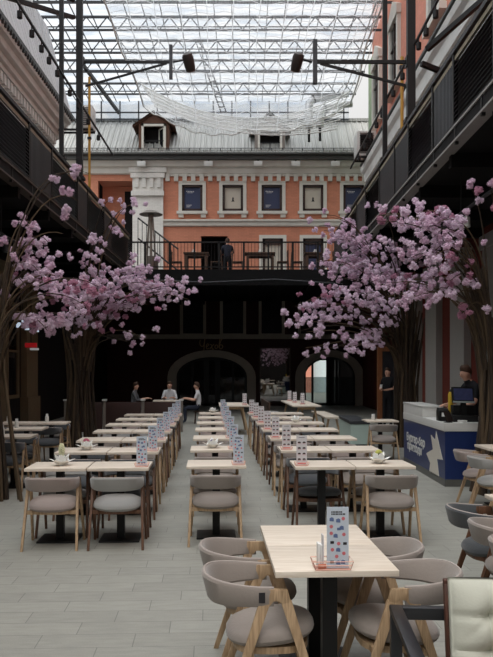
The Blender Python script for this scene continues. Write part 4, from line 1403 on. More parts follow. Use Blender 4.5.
# far long tables on trestles
def trestle_table(label, x0, x1, y0, y1, h=.78):
    t = thing('trestle_table', label, 'table', ((x0 + x1) / 2, (y0 + y1) / 2, 0), RZ, 'trestle tables at the back')
    a, b = (x1 - x0) / 2, (y1 - y0) / 2
    MB().box(-a, a, -b, b, h - .04, h).build('tabletop', ASH, t, bevel=.004)
    for sy in (-1, 1):
        for sx in (-1, 1):
            MB().beam((sx * a * .55, sy * (b - .15), h - .04), (sx * (a - .02), sy * (b - .12), 0.0), .05, .07, (0, 1, 0)).build('leg', OAK, t)
        MB().beam((-a * .6, sy * (b - .15), h - .08), (a * .6, sy * (b - .15), h - .08), .05, .06).build('crossbar', OAK, t)
    return t


trestle_table('long trestle table behind the middle column of tables', -.75, .03, 20.3, 22.2)
trestle_table('long trestle table left of the glazed arch door', 1.12, 1.86, 20.2, 23.6)
for k_, (x, y) in enumerate(((-.05, 20.6), (1.28, 23.2), (1.36, 22.0), (1.5, 20.9))):
    menu('trestle table, %s' % ('middle one', 'far end', 'centre', 'near end')[k_], (x, y, .78), RZ, 'burger')
for k_, (x0, x1, y, lab) in enumerate(((.55, 1.0, 21.9, 'left'), (2.0, 2.4, 21.9, 'right'))):
    t = thing('wooden_bench', 'oak bench on the %s side of the long trestle table' % lab, 'bench', ((x0 + x1) / 2, y, 0), RZ)
    a = (x1 - x0) / 2
    MB().box(-a, a, -1.5, 1.5, .42, .47).build('seat', ASH if k_ else GREY, t, bevel=.005)
    for sy in (-1, 1):
        for sx in (-1, 1):
            MB().beam((sx * a * .5, sy * 1.35, .42), (sx * (a - .01), sy * 1.4, 0), .05, .06, (0, 1, 0)).build('leg', OAK, t)
    if not k_:
        MB().beam((-a - .02, -1.5, .45), (-a - .02, 1.5, .45), .05, .8).build('backrest', DARKWOOD, t)

# dark booth partition at the left back
t = thing('booth_partition', 'low dark wood booth partition with pale capped posts at the back', 'partition', (-3.4, 21.4, 0), RZ)
for k_ in range(3):
    MB().box(-1.5 + k_ * 1.05, -.55 + k_ * 1.05, -.05, .05, 0, .82).build('panel', mat('reddish_dark_wood', (58, 38, 34), .5), t, bevel=.006)
for k_ in range(4):
    p_ = MB().box(-1.58 + k_ * 1.05, -1.5 + k_ * 1.05, -.07, .07, 0, .86).build('post', mat('grey_post', (120, 112, 104), .6), t)
    MB().box(-1.60 + k_ * 1.05, -1.48 + k_ * 1.05, -.09, .09, .86, .90).build('post_cap', WHITE, p_)
t = thing('planter_box', 'low planter box with pale mint glass sides and a grey rim', 'planter', (2.52, 18.4, 0), 0)
MB().box(-.2, .2, -1.06, 1.06, .05, .5).build('glass_side', mat('mint_frosted_glass', (186, 206, 198), .3, 0, .5, .06, 3), t)
MB().box(-.22, .22, -1.08, 1.08, .5, .57).build('rim', GREYSTEEL, t, bevel=.008)
MB().box(-.22, .22, -1.08, 1.08, 0, .05).build('plinth', STEEL, t)

# ------------------------------------------------------------------ lounge chair with cushion, bottom right
t = thing('lounge_chair', 'black metal lounge chair with sage cushion, at the bottom corner', 'armchair', (1.20, 3.2, 0), -.06)
BLK = mat('satin_black_metal', (44, 45, 48), .35, .3, .5, .08)
for sx in (-1, 1):
    MB().box(sx * .53 - .028, sx * .53 + .028, -.36, .42, .592, .62).build('armrest', BLK, t, bevel=.004)
    for sy in (-.33, .39):
        MB().box(sx * .53 - .026, sx * .53 + .026, sy - .028, sy + .028, 0, .592).build('leg', BLK, t, bevel=.003)
MB().box(-.504, .504, .365, .415, .565, .62).build('crossbar', BLK, t, bevel=.003)
MB().box(-.504, .504, .36, .42, .30, .34).box(-.504, .504, -.36, -.30, .30, .34).build('seat_frame', BLK, t)
for k_ in range(7):
    MB().box(-.33 + k_ * .1, -.25 + k_ * .1, -.34, .38, .34, .365).build('seat_slat', WALNUT, t, bevel=.003)
RED_ = wood('red_brown_wood', (64, 38, 30), (92, 56, 42), .5, 'Z')
for sx in (-1, 1):
    MB().beam((sx * .30, .28, .345), (sx * .30, .365, .735), .035, .045, (0, 1, 0)).build('back_post', RED_, t, bevel=.003)
MB().beam((-.318, .366, .738), (.318, .366, .738), .04, .035).build('back_rail', RED_, t, bevel=.003)


def cushion_mb(w, h, th, tufts):
    m = MB(); nu, nv = 40, 32
    for sgn in (-1, 1):
        b = len(m.v)
        for j in range(nv + 1):
            for i in range(nu + 1):
                u_, v_ = i / nu * 2 - 1, j / nv * 2 - 1
                ru = 1 - .03 * (1 - abs(v_)) ** 1; rv = 1
                e = (1 - abs(u_) ** 3) ** .6 * (1 - abs(v_) ** 3) ** .6
                d = th / 2 * e
                for (a, c) in tufts:
                    r = math.hypot((u_ - a) * w / 2, (v_ - c) * h / 2)
                    d -= .024 * math.exp(-(r / .045) ** 2) * 1.0
                    d -= .014 * math.exp(-(abs((u_ - a) * w / 2) / .012) ** 1.5) * math.exp(-(abs((v_ - c) * h / 2) / .16) ** 2)
                    d -= .018 * math.exp(-(abs((v_ - c) * h / 2) / .012) ** 1.5) * math.exp(-(abs((u_ - a) * w / 2) / .2) ** 2)
                    d -= .014 * math.exp(-(abs((v_ - c) * h / 2 - (u_ - a) * w / 2 * .9) / .012) ** 1.5) * math.exp(-(r / .10) ** 2)
                d += .003 * math.sin(9 * u_ + 4 * v_) * e
                m.v.append(Vector((u_ * w / 2, sgn * max(d, .003 if e > 0 else 0), v_ * h / 2)))
        for j in range(nv):
            for i in range(nu):
                a = b + j * (nu + 1) + i
                m.face(a, a + 1, a + nu + 2, a + nu + 1)
    return m


SAGE = mat('sage_cushion_cloth', (190, 191, 178), .8, 0, .2, .05, 6, .1)
cu = cushion_mb(.60, .44, .20, [(-.46, .28), (.12, .28), (.65, .28), (-.46, -.36), (.12, -.36), (.65, -.36)])
R = Matrix.Translation((-.03, .165, .592)) @ Matrix.Rotation(math.radians(-12), 4, 'X')
cu.v = [R @ v for v in cu.v]
co = thing('back_cushion', 'tufted sage green back cushion leaning on the black lounge chair', 'cushion', (1.20, 3.2, 0), -.06)
cb = cu.mesh('cushion_cover', SAGE, smooth=True)
bm = bmesh.new(); bm.from_mesh(cb); bmesh.ops.remove_doubles(bm, verts=bm.verts, dist=.002); bm.to_mesh(cb); bm.free()
link('cushion_cover', cb, co)

# ------------------------------------------------------------------ service counter
NAVY = mat('navy_laminate', (28, 46, 96), .4, 0, .5, .05, 2)
KICK = mat('grey_kick_board', (92, 92, 88), .5)
CXL, CY0, CYM, CY1 = 2.91, 11.43, 12.88, 14.42
ct = thing('service_counter', 'navy blue service counter with white top and lightning bolt', 'counter', (0, 0, 0))
MB().box(CXL, CXL + .42, CY0, CY1, .10, .81).box(CXL + .42, 4.6, CY0, CY0 + .55, .10, .81).build('body', NAVY, ct, fix=False)
MB().box(CXL - .004, CXL + .42, CY0 - .004, CY1, 0, .105).box(CXL + .42, 4.6, CY0 - .004, CY0 + .5, 0, .105).build('kick_board', KICK, ct)
MB().box(CXL - .012, CXL + .44, CY0 - .012, CY1 + .01, .81, .93).box(CXL + .44, 4.6, CY0 - .012, CY0 + .56, .81, .93).build('worktop', WHITE, ct, bevel=.004)
MB().box(CXL - .008, CXL + .30, CYM, CY1, .93, 1.085).build('upstand', WHITE, ct, bevel=.004)
MB().box(CXL - .014, CXL + .34, CYM - .01, CY1 + .01, 1.085, 1.115).build('shelf', mat('pale_grey_top', (196, 196, 192), .4), ct, bevel=.004)
bolt = [(255, 40), (290, 82), (297, 8), (352, 245), (305, 238), (322, 385), (240, 345), (250, 270), (218, 192), (272, 158)]
poly = []
for a, b in bolt:
    x, y = 400 + a / 8.217, 430 + b / 8.217
    d = CXL * F / (x - CX)
    poly.append((d, EYE - (y - HY) * d / F))
MB().prism(poly, 'YZ', CXL - .004, CXL + .001).build('lightning_bolt', mat('cream_decal', (212, 206, 194), .5, 0, .3, .03), ct)


def lettering(txt, size, ya, z, ct, yb):
    c = bpy.data.curves.new('lettering', 'FONT'); c.body = txt; c.size = size; c.extrude = .0015; c.offset = .006 * size / .2
    o = bpy.data.objects.new('tmp', c); COL.objects.link(o)
    bpy.context.view_layer.update()
    me = bpy.data.meshes.new_from_object(o.evaluated_get(bpy.context.evaluated_depsgraph_get()))
    bpy.data.objects.remove(o)
    w_ = max(v.co.x for v in me.vertices) - min(v.co.x for v in me.vertices); x0 = min(v.co.x for v in me.vertices)
    for v in me.vertices:
        u_, z_, e_ = v.co.x - x0, v.co.y, v.co.z
        v.co = (CXL - .0025 - e_, ya - u_ / w_ * (ya - yb), z + z_)
    me.materials.clear(); me.materials.append(WHITE)
    link('lettering', me, ct)


lettering('Бургер-бар', .19, 14.15, .445, ct, 12.72)
lettering('приходи', .19, 14.1, .295, ct, 12.95)

# till, screen and clutter on the counter
t = thing('cash_register', 'black cash register with a tilted touch screen on the counter', 'cash register', (3.28, 11.82, .932))
MB().box(-.19, .19, -.16, .16, 0, .10).box(-.15, .19, -.02, .16, .1, .24).build('drawer_base', BLACKM, t, bevel=.01)
MB().beam((0, -.05, .1), (-.01, -.04, .32), .08, .04).build('stand', BLACKM, t)
M = Matrix.Translation((-.02, -.06, .40)) @ Matrix.Rotation(-.25, 4, 'X') @ Matrix.Rotation(0.1, 4, 'Z')
MB().box(-.17, .17, -.02, .02, -.12, .12, M).build('screen_case', BLACKM, t, bevel=.006)
sc_ = mat('lit_screen', (44, 48, 72), .2, 0, .5, .5, 12, emit=.25)
MB().box(-.145, .145, -.026, -.021, -.085, .095, M).build('screen', sc_, t)
MB().box(-.17, .17, -.03, -.022, -.125, -.10, M).build('silver_strip', mat('silver_plastic', (150, 160, 158), .4), t)
t = thing('receipt_printer', 'black receipt printer on the counter beside the register', 'printer', (3.0, 11.95, .932))
MB().box(-.07, .07, -.1, .1, 0, .15).prism([(-.1, .15), (.1, .15), (.06, .2), (-.08, .19)], 'YZ', -.07, .07).build('body', BLACKM, t, bevel=.006)
MB().box(-.035, .035, -.102, -.098, .07, .13).build('receipt', PAPER, t)
t = thing('tablet_stand', 'dark angled tablet on the counter corner', 'tablet', (2.985, 11.55, .932), .5)
M = Matrix.Translation((0, 0, .095)) @ Matrix.Rotation(-.5, 4, 'X')
MB().box(-.06, .06, -.008, .008, -.09, .09, M).build('tablet', mat('dark_glass', (46, 40, 38), .15), t, bevel=.004)
MB().box(-.04, .04, -.05, .05, 0, .012).beam((0, .03, .01), (0, .01, .09), .03, .01).build('foot', BLACKM, t)
t = thing('condiment_bottle', 'yellow bottle standing behind the register', 'bottle', (3.15, 12.035, .932))
MB().lathe([(.035, 0), (.04, .01), (.04, .40), (.025, .44)], n=14).build('bottle', mat('mustard_yellow', (206, 172, 56), .4), t, smooth=True)
MB().lathe([(.026, .44), (.026, .46), (.008, .48)], n=10).build('cap', BLACKM, t, smooth=True)
t = thing('white_cup', 'small white cup on the worktop beside the register', 'cup', (3.5, 11.7, .932))
MB().lathe([(.025, 0), (.03, .005), (.036, .08), (.033, .08), (.026, .01)], n=14).build('cup', PAPER, t, smooth=True)
t = thing('card_terminal', 'small white card terminal in front of the register', 'card terminal', (3.2, 11.56, .932), .3)
MB().box(-.04, .04, -.07, .07, 0, .035).build('case', WHITE, t, bevel=.006)
MB().box(-.03, .03, .0, .05, .035, .037).build('display', BLACKM, t)

# lit sign and exit lamp on the left
t = thing('lit_shop_sign', 'small red and white lit sign hanging under the left balcony', 'sign', at(31, 346, 20.5))
MB().box(-.15, .15, -.03, .03, -.04, .08).build('red_panel', mat('red_lit_panel', (190, 34, 40), .4, emit=.2), t)
MB().box(-.02, .2, -.034, .03, -.11, -.055).build('white_panel', mat('white_lit_panel', (214, 218, 220), .4, emit=.2), t)
MB().beam((0, 0, .1), (0, 0, 4.98 - t.location.z), .02, .02).build('hanger', BLACKM, t)
LITW = mat('cool_white_lamp', (206, 222, 240), .4, emit=.55)
for k_, (x, y, w_, h_) in enumerate(((18.5, 325, 4, 5), (27, 328, 4, 4), (37, 330, 3.5, 4), (22.5, 322, 1.5, 4))):
    p_ = at(x, y, 20.0); s_ = 20.0 / F
    t = thing('lit_letter', '%s small cool white lit letter under the left balcony' % ('largest', 'second', 'third', 'thin fourth')[k_], 'lit letter', p_, 0, 'lit letters under the left balcony')
    MB().box(-w_ * s_ / 2, w_ * s_ / 2, -.02, .02, -h_ * s_ / 2, h_ * s_ / 2).build('face', LITW, t)
    MB().beam((0, 0, 0), (0, 0, 4.98 - p_.z), .012, .012).build('hanger', BLACKM, t)
# dim pilasters and window on the left wall
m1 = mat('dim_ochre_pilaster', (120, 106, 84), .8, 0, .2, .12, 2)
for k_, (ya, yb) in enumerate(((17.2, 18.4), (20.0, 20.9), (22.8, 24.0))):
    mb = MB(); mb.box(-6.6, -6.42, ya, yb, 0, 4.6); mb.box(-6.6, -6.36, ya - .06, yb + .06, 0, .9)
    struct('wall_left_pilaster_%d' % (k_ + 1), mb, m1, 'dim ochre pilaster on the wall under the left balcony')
for k_, yc in enumerate((19.2, 21.85)):
    t = thing('window_%d' % (14 + k_), 'dark window between ochre pilasters', None); tag(t, kind='structure')
    MB().box(-6.6, -6.52, yc - .55, yc - .45, .9, 3.6).box(-6.6, -6.52, yc + .45, yc + .55, .9, 3.6).box(-6.6, -6.52, yc - .45, yc + .45, 3.5, 3.6).box(-6.6, -6.52, yc - .45, yc + .45, .9, 1.0).box(-6.59, -6.53, yc - .45, yc + .45, 2.2, 2.26).build('window_frame', m1, t)
    MB().box(-6.59, -6.575, yc - .45, yc + .45, 1.0, 3.5).build('window_pane', PANE, t)
# orange-brown door frame behind the waiter
t = thing('door_7', 'orange brown wooden door frame behind the standing waiter', None); tag(t, kind='structure')
p_ = at(387, 400, 25.2)
MB().box(p_.x - .32, p_.x - .17, 25.1, 25.25, 0, 2.45).box(p_.x + .45, p_.x + .60, 25.1, 25.25, 0, 2.45).box(p_.x - .17, p_.x + .45, 25.1, 25.25, 2.3, 2.45).build('door_frame', wood('orange_brown_wood', (112, 66, 36), (140, 86, 50), .5, 'Z'), t)
MB().box(p_.x - .17, p_.x + .45, 25.16, 25.2, 0, 2.3).build('door_glass', glass_mat('door_dark_glass', (.05, .05, .06), .1), t)

# ------------------------------------------------------------------ terrace furniture
TBR = wood('terrace_dark_wood', (70, 50, 38), (96, 70, 52), .6, 'X')
for i, (xa, xb) in enumerate(((184, 209), (245, 275), (304, 321))):
    d = 29.0
    a = at(xa, 250, d).x; b = at(xb, 250, d).x
    t = thing('terrace_table', 'dark wooden table on the terrace, %s along the railing' % ORD[i], 'table', ((a + b) / 2, d, TZ), 0, 'terrace tables')
    hw = (b - a) / 2
    MB().box(-hw, hw, -.35, .35, .74, .79).build('tabletop', TBR, t)
    MB().box(-hw + .06, hw - .06, -.3, .3, .64, .74).build('apron', TBR, t)
    for sx in (-1, 1):
        for sy in (-1, 1):
            MB().box(sx * (hw - .1) - .05, sx * (hw - .1) + .05, sy * .28 - .05, sy * .28 + .05, 0, .64).build('leg', TBR, t)
    h = thing('napkin_holder', 'small white napkin holder on the %s terrace table' % ORD[i], 'napkin holder', ((a + b) / 2 + .1 * (i - 1), d, TZ + .79), 0, 'terrace napkin holders')
    MB().box(-.07, .07, -.04, .04, 0, .09).build('holder', WHITE, h)
    MB().box(-.04, .04, -.02, .02, .09, .15).build('napkin', PAPER, h)
    for k_, sx in enumerate((-1, 1)):
        cx_ = (a + b) / 2 + sx * (hw + .28)
        c = thing('terrace_chair', 'dark wooden chair %s the %s terrace table' % ('left of' if sx < 0 else 'right of', ORD[i]), 'chair', (cx_, d - .1, TZ), -sx * PI / 2 * -1, 'terrace chairs')
        part('seat', 'tc_seat', lambda: MB().box(-.21, .21, -.21, .21, .42, .46), TBR, c)
        for lx in (-1, 1):
            part('leg', 'tc_lf%d' % lx, lambda: MB().beam((lx * .18, .18, .42), (lx * .2, .2, 0), .04, .04), TBR, c)
            part('back_leg', 'tc_lb%d' % lx, lambda: MB().beam((lx * .18, -.17, .86), (lx * .2, -.22, 0), .04, .04, (0, 1, 0)), TBR, c)
        part('back_slat', 'tc_s', lambda: MB().box(-.19, .19, -.19, -.16, .56, .64).box(-.19, .19, -.19, -.16, .74, .84), TBR, c)
ht = thing('patio_heater', 'grey mushroom patio heater on the terrace before the white pier', 'patio heater', (at(151, 215, 28.7).x, 28.7, TZ))
HM = mat('brushed_heater_metal', (124, 116, 108), .4, .5)
MB().lathe([(.42, 2.16), (.43, 2.18), (.2, 2.30), (.03, 2.34)], n=20).build('hood', HM, ht, smooth=True)
for k_ in range(4):
    a = PI / 4 + k_ * PI / 2
    MB().beam((.26 * math.cos(a), .26 * math.sin(a), .1), (.09 * math.cos(a), .09 * math.sin(a), 2.17), .035, .035).build('leg', HM, ht)
MB().lathe([(.28, 0), (.28, .1), (.25, .62), (.1, .64)], n=16).build('base', HM, ht, smooth=True)
MB().lathe([(.05, .6), (.06, 1.95), (.1, 1.97), (.1, 2.15)], n=12).build('tube', mat('glass_tube', (150, 140, 130), .2), ht, smooth=True)
# ------------------------------------------------------------------ blossom trees
def blossom_mesh(name, seed, m_):
    """a loose head of several frilled florets"""
    rnd = random.Random(seed)
    mb = MB()
    lobes = [Vector((0, 0, 0))]
    while len(lobes) < 8:
        d = Vector((rnd.gauss(0, 1), rnd.gauss(0, 1), rnd.gauss(0, .8))).normalized() * rnd.uniform(.032, .058)
        if all((d - l).length > .028 for l in lobes):
            lobes.append(d)
    for lo in lobes:
        R0 = rnd.uniform(.024, .034)
        mb.ball(lo, (R0 * .7, R0 * .7, R0 * .65), 6, 4)
        n_ = 11
        for k in range(n_):
            z = 1 - 2 * (k + .5) / n_; a = k * 2.39996 + rnd.uniform(-.4, .4); r = math.sqrt(max(0, 1 - z * z))
            n = Vector((r * math.cos(a), r * math.sin(a), z)); s = n.cross(Vector((.3, .2, 1))).normalized(); u = n.cross(s)
            q = rnd.uniform(0, PI * 2); s, u = s * math.cos(q) + u * math.sin(q), u * math.cos(q) - s * math.sin(q)
            L_ = rnd.uniform(.011, .017)
            b = len(mb.v)
            mb.v += [lo + n * R0 * .5 - s * L_ * .4, lo + n * R0 * .5 + s * L_ * .4, lo + n * R0 * 1.05 + s * L_, lo + n * R0 * 1.1 + u * L_ * 1.3, lo + n * R0 * 1.05 - s * L_]
            mb.face(b, b + 1, b + 2, b + 4); mb.face(b + 4, b + 2, b + 3)
    return mb.mesh(name, m_, fix=False)


def petal_mat(name, rgb):
    m, nt, b = nodes_of(name)
    L = nt.links
    nz = N(nt, 'ShaderNodeTexNoise'); nz.inputs['Scale'].default_value = 40
    tc = N(nt, 'ShaderNodeTexCoord'); L.new(tc.outputs['Object'], nz.inputs['Vector'])
    c = lin(rgb)
    mx = N(nt, 'ShaderNodeMix', data_type='RGBA'); L.new(nz.outputs['Fac'], mx.inputs['Factor'])
    mx.inputs['A'].default_value = tuple(v * .86 for v in c) + (1,); mx.inputs['B'].default_value = tuple(min(1, v * 1.12) for v in c) + (1,)
    L.new(mx.outputs['Result'], b.inputs['Base Color'])
    b.inputs['Roughness'].default_value = .8; b.inputs['Specular IOR Level'].default_value = .15
    tr = N(nt, 'ShaderNodeBsdfTranslucent'); L.new(mx.outputs['Result'], tr.inputs[0])
    ms = N(nt, 'ShaderNodeMixShader'); ms.inputs[0].default_value = .35
    out = nt.nodes['Material Output']; L.new(b.outputs[0], ms.inputs[1]); L.new(tr.outputs[0], ms.inputs[2]); L.new(ms.outputs[0], out.inputs[0])
    return m


PETS = [petal_mat('pale_lilac_petals', (240, 222, 237)), petal_mat('pink_petals', (232, 206, 224)), petal_mat('deep_pink_petals', (206, 154, 178))]
BM = [[blossom_mesh('blossom', 10 * i + j, PETS[i]) for j in range(2)] for i in range(3)]


def sakura(label, cx, cy, r, top, ells, seed, sticks=30, sc=1.0, extra=(), nb=(5, 8)):
    rnd = random.Random(seed)
    t = thing('blossom_tree', label, 'tree', (cx, cy, 0), 0, 'blossom trees along the courtyard')
    O = Vector((cx, cy, 0))
    for k in range(sticks):
        a = 2 * PI * k / sticks + rnd.uniform(-.2, .2); rr = r * math.sqrt(rnd.uniform(.25, 1))
        p = Vector((rr * math.cos(a), rr * math.sin(a), 0))
        hgt = top * rnd.uniform(.85, 1.25)
        pts = []
        tw = rnd.uniform(-.9, .9); lean = rnd.uniform(.8, 1.15)
        ph = rnd.uniform(0, 6)
        for q in range(9):
            u = q / 8
            aa = a + tw * u
            w = rr * (1 - .25 * math.sin(PI * u)) * (lean if u > .5 else 1) + .25 * max(0, u - .7)
            pts.append((w * math.cos(aa) + .03 * math.sin(5 * u + ph), w * math.sin(aa) + .03 * math.cos(4 * u + ph), hgt * u))
        rad0 = rnd.uniform(.022, .045)
        MB().tube(pts, [rad0 * (1 - .45 * q / 8) for q in range(9)], 6).build('stem', BARK if rnd.random() < .75 else TWIG, t, smooth=True)
    for pts in extra:
        MB().tube([Vector(p) - O for p in pts], [.025, .02, .016][:len(pts)] if len(pts) <= 3 else .018, 6).build('stem', TWIG, t, smooth=True)
    spots = []
    for (ex, ey, rx, ry, n, d0, d1, *mm) in ells:
        big = n > 4
        for k in range(max(1, round(n * .74)) if big else n):
            if big and k == 0:
                rx, ry = rx * 1.14, ry * 1.16
            a = rnd.uniform(0, 2 * PI); q = math.sqrt(rnd.random())
            e = at(ex + rx * q * math.cos(a), ey + ry * q * math.sin(a), rnd.uniform(d0, d1)) - O
            a2 = math.atan2(e.y, e.x) + rnd.uniform(-.3, .3)
            s = Vector((r * .7 * math.cos(a2), r * .7 * math.sin(a2), top * rnd.uniform(.6, .95)))
            c1 = s + Vector((0, 0, max(.3, (e.z - s.z) * .7 + .35))) + Vector((e.x - s.x, e.y - s.y, 0)) * .12
            c2 = e + Vector((s.x - e.x, s.y - e.y, 0)) * .35 + Vector((0, 0, rnd.uniform(.05, .35)))
            pts = []
            for q in range(11):
                u = q / 10
                pts.append(s * (1 - u) ** 3 + c1 * 3 * u * (1 - u) ** 2 + c2 * 3 * u * u * (1 - u) + e * u ** 3)
            MB().tube(pts, [.020 * sc * (1 - .75 * q / 10) for q in range(11)], 5).build('branch', TWIG if rnd.random() < .6 else BARK, t, smooth=True)
            tone = rnd.choices((0, 1, 2), (6, 3, 1.3))[0]
            m = rnd.randint(*(mm[0] if mm else nb))
            for b in range(m):
                u = 1 - rnd.random() ** 1.5 * .38
                i = min(int(u * 10), 9); base = pts[i].lerp(pts[i + 1], u * 10 - i)
                off = Vector((rnd.gauss(0, 1), rnd.gauss(0, 1), rnd.gauss(0, .8))) * .14 * sc
                spots.append((base + off, tone if rnd.random() < .8 else rnd.choice((0, 1))))
    # keep blossoms from sitting inside each other
    kept = []
    for p, tone in spots:
        if all((p - k[0]).length > .085 * sc for k in kept):
            kept.append((p, tone))
    rnd.shuffle(kept)
    ctr = Vector((0, 0, EYE)) - O
    kept.sort(key=lambda k: (k[0] - ctr).length + rnd.uniform(0, 2.5))
    for p, tone in kept[:96]:
        o = link('blossom', BM[tone][rnd.randint(0, 1)], t)
        o.location = p; s = sc * rnd.uniform(.85, 1.2); o.scale = (s, s, s); o.rotation_euler = (rnd.uniform(0, 6), rnd.uniform(0, 6), rnd.uniform(0, 6))
    rest = kept[96:]
    if rest:
        vs_, fs_, ms_ = [], [], []
        for p, tone in rest:
            me = BM[tone][rnd.randint(0, 1)]; b = len(vs_)
            M = Matrix.Translation(p) @ Euler((rnd.uniform(0, 6), rnd.uniform(0, 6), rnd.uniform(0, 6))).to_matrix().to_4x4() @ Matrix.Scale(sc * rnd.uniform(.85, 1.2), 4)
            vs_ += [tuple(M @ v.co) for v in me.vertices]
            for f in me.polygons:
                fs_.append(tuple(b + i for i in f.vertices)); ms_.append(tone)
        me = bpy.data.meshes.new('blossom_cluster'); me.from_pydata(vs_, [], fs_)
        for m_ in PETS:
            me.materials.append(m_)
        me.polygons.foreach_set('material_index', ms_)
        o = link('blossom_cluster', me, t); o['kind'] = 'stuff'
    return len(kept)


nb1 = sakura('blossom tree at the left edge with its trunk cut by the picture edge', -3.44, 10.15, .30, 2.5,
       [(42, 234, 24, 14, 5, 9.6, 11.2, (3, 5)), (22, 252, 22, 14, 3, 9.8, 11.5, (3, 5)), (58, 290, 34, 22, 10, 10, 11.6), (84, 290, 25, 18, 6, 9.8, 11.5), (74, 176, 3, 3, 1, 10.4, 10.8, (4, 4)), (82, 202, 4, 4, 1, 10.4, 10.8, (4, 4)), (90, 174, 3, 3, 1, 10.6, 10.9, (3, 3)), (14, 290, 18, 26, 6, 10, 11.4, (3, 4)), (46, 322, 28, 10, 4, 10, 11.5)], 3, 30, .86, nb=(5, 8),
       extra=[[(-3.0, 10.3, 0), (-3.2, 10.3, 1.6), (-3.3, 10.35, 2.6)], [(-2.93, 10.15, 0), (-3.12, 10.2, 1.3), (-3.25, 10.3, 2.2)]])
nb2 = sakura('blossom tree behind the left tables with a bundled trunk', -3.75, 17.5, .38, 2.7,
       [(122, 274, 38, 22, 15, 15.2, 18.2), (150, 285, 28, 20, 12, 15, 17.5), (105, 300, 36, 22, 13, 15.2, 18), (166, 303, 22, 12, 6, 15.5, 17.5), (72, 315, 28, 18, 9, 15.5, 17.8), (112, 200, 4, 3, 1, 16, 17, (4, 4)), (135, 203, 7, 3, 2, 16, 17, (4, 4)), (108, 236, 18, 8, 2, 15.5, 17.5, (4, 5)), (120, 338, 28, 7, 3, 15.5, 17.5, (3, 4)), (180, 288, 10, 6, 3, 15.5, 17, (5, 6)), (105, 315, 30, 14, 5, 15.5, 17)], 7, 34, .98, nb=(6, 9))
nb3 = sakura('blossom tree behind the right tables beside the waiter', 3.56, 17.4, .32, 2.7,
       [(332, 285, 34, 28, 18, 15, 18), (350, 250, 24, 18, 12, 15, 17.5), (372, 300, 34, 26, 16, 15, 18), (318, 318, 22, 12, 6, 15.2, 17.5), (335, 238, 20, 9, 5, 15.5, 17.5), (392, 275, 24, 24, 11, 15.2, 17.8), (300, 302, 12, 10, 3, 15.5, 17), (352, 335, 26, 14, 7, 15.5, 17.8), (300, 325, 12, 12, 3, 15.5, 17), (325, 222, 10, 8, 3, 15.5, 17, (3, 4)), (330, 346, 28, 7, 4, 15.5, 17, (4, 5)), (371, 200, 5, 3, 1, 15.5, 16, (3, 3))], 12, 36, .98, nb=(6, 9))
nb4 = sakura('blossom tree at the right edge in front of the blue counter', 3.50, 10.80, .36, 2.7,
       [(392, 214, 24, 10, 7, 9.8, 11.2), (430, 222, 18, 12, 7, 9.6, 11.2), (418, 258, 28, 22, 10, 9.8, 11.4), (436, 288, 26, 18, 7, 9.8, 11.4), (466, 262, 12, 30, 3, 9.8, 10.6, (2, 4)), (470, 187, 5, 2, 1, 9.8, 10.3, (3, 3)), (486, 188, 4, 2, 1, 9.8, 10.3, (3, 3)), (398, 302, 30, 18, 7, 10, 11.6), (462, 300, 10, 16, 2, 9.9, 10.6, (2, 3))], 5, 34, .86, nb=(5, 8))
print('blossoms', nb1, nb2, nb3, nb4)

# ------------------------------------------------------------------ people
SKIN = mat('skin', (206, 160, 138), .6, 0, .3, .06)
HAIRB = mat('brown_hair', (66, 46, 34), .7, 0, .3, .2, 30)
CLOTHS = {'black': mat('black_cloth', (26, 27, 31), .85, 0, .2, .15, 8), 'white': mat('white_cloth', (206, 206, 208), .85, 0, .2, .05, 8), 'denim': mat('dark_denim', (40, 46, 60), .85), 'navy': mat('navy_cloth', (30, 34, 48), .85), 'grey': mat('grey_cloth', (98, 98, 102), .85)}
EYE_M = mat('dark_eye', (24, 20, 20), .3)

STAND = {'pelvis': (0, 0, .95), 'spine': (0, .0, 1.14), 'chest': (0, 0, 1.34), 'neck': (0, .01, 1.49), 'jaw': (0, .03, 1.57), 'skull': (0, .025, 1.66), 'crown': (0, .015, 1.72),
         'hip': (.09, 0, .9), 'knee': (.1, .02, .5), 'ankle': (.1, -.01, .08), 'toe': (.11, .13, .03),
         'sh': (.17, 0, 1.42), 'el': (.23, -.02, 1.15), 'wr': (.24, .06, .92), 'pa': (.24, .09, .85)}
RAD = {'pelvis': (.15, .11), 'spine': (.135, .10), 'chest': (.155, .105), 'neck': (.052, .052), 'jaw': (.062, .07), 'skull': (.078, .095), 'crown': (.055, .065),
       'hip': (.088, .092), 'knee': (.058, .06), 'ankle': (.04, .042), 'toe': (.04, .03), 'sh': (.062, .06), 'el': (.045, .045), 'wr': (.028, .03), 'pa': (.034, .020)}


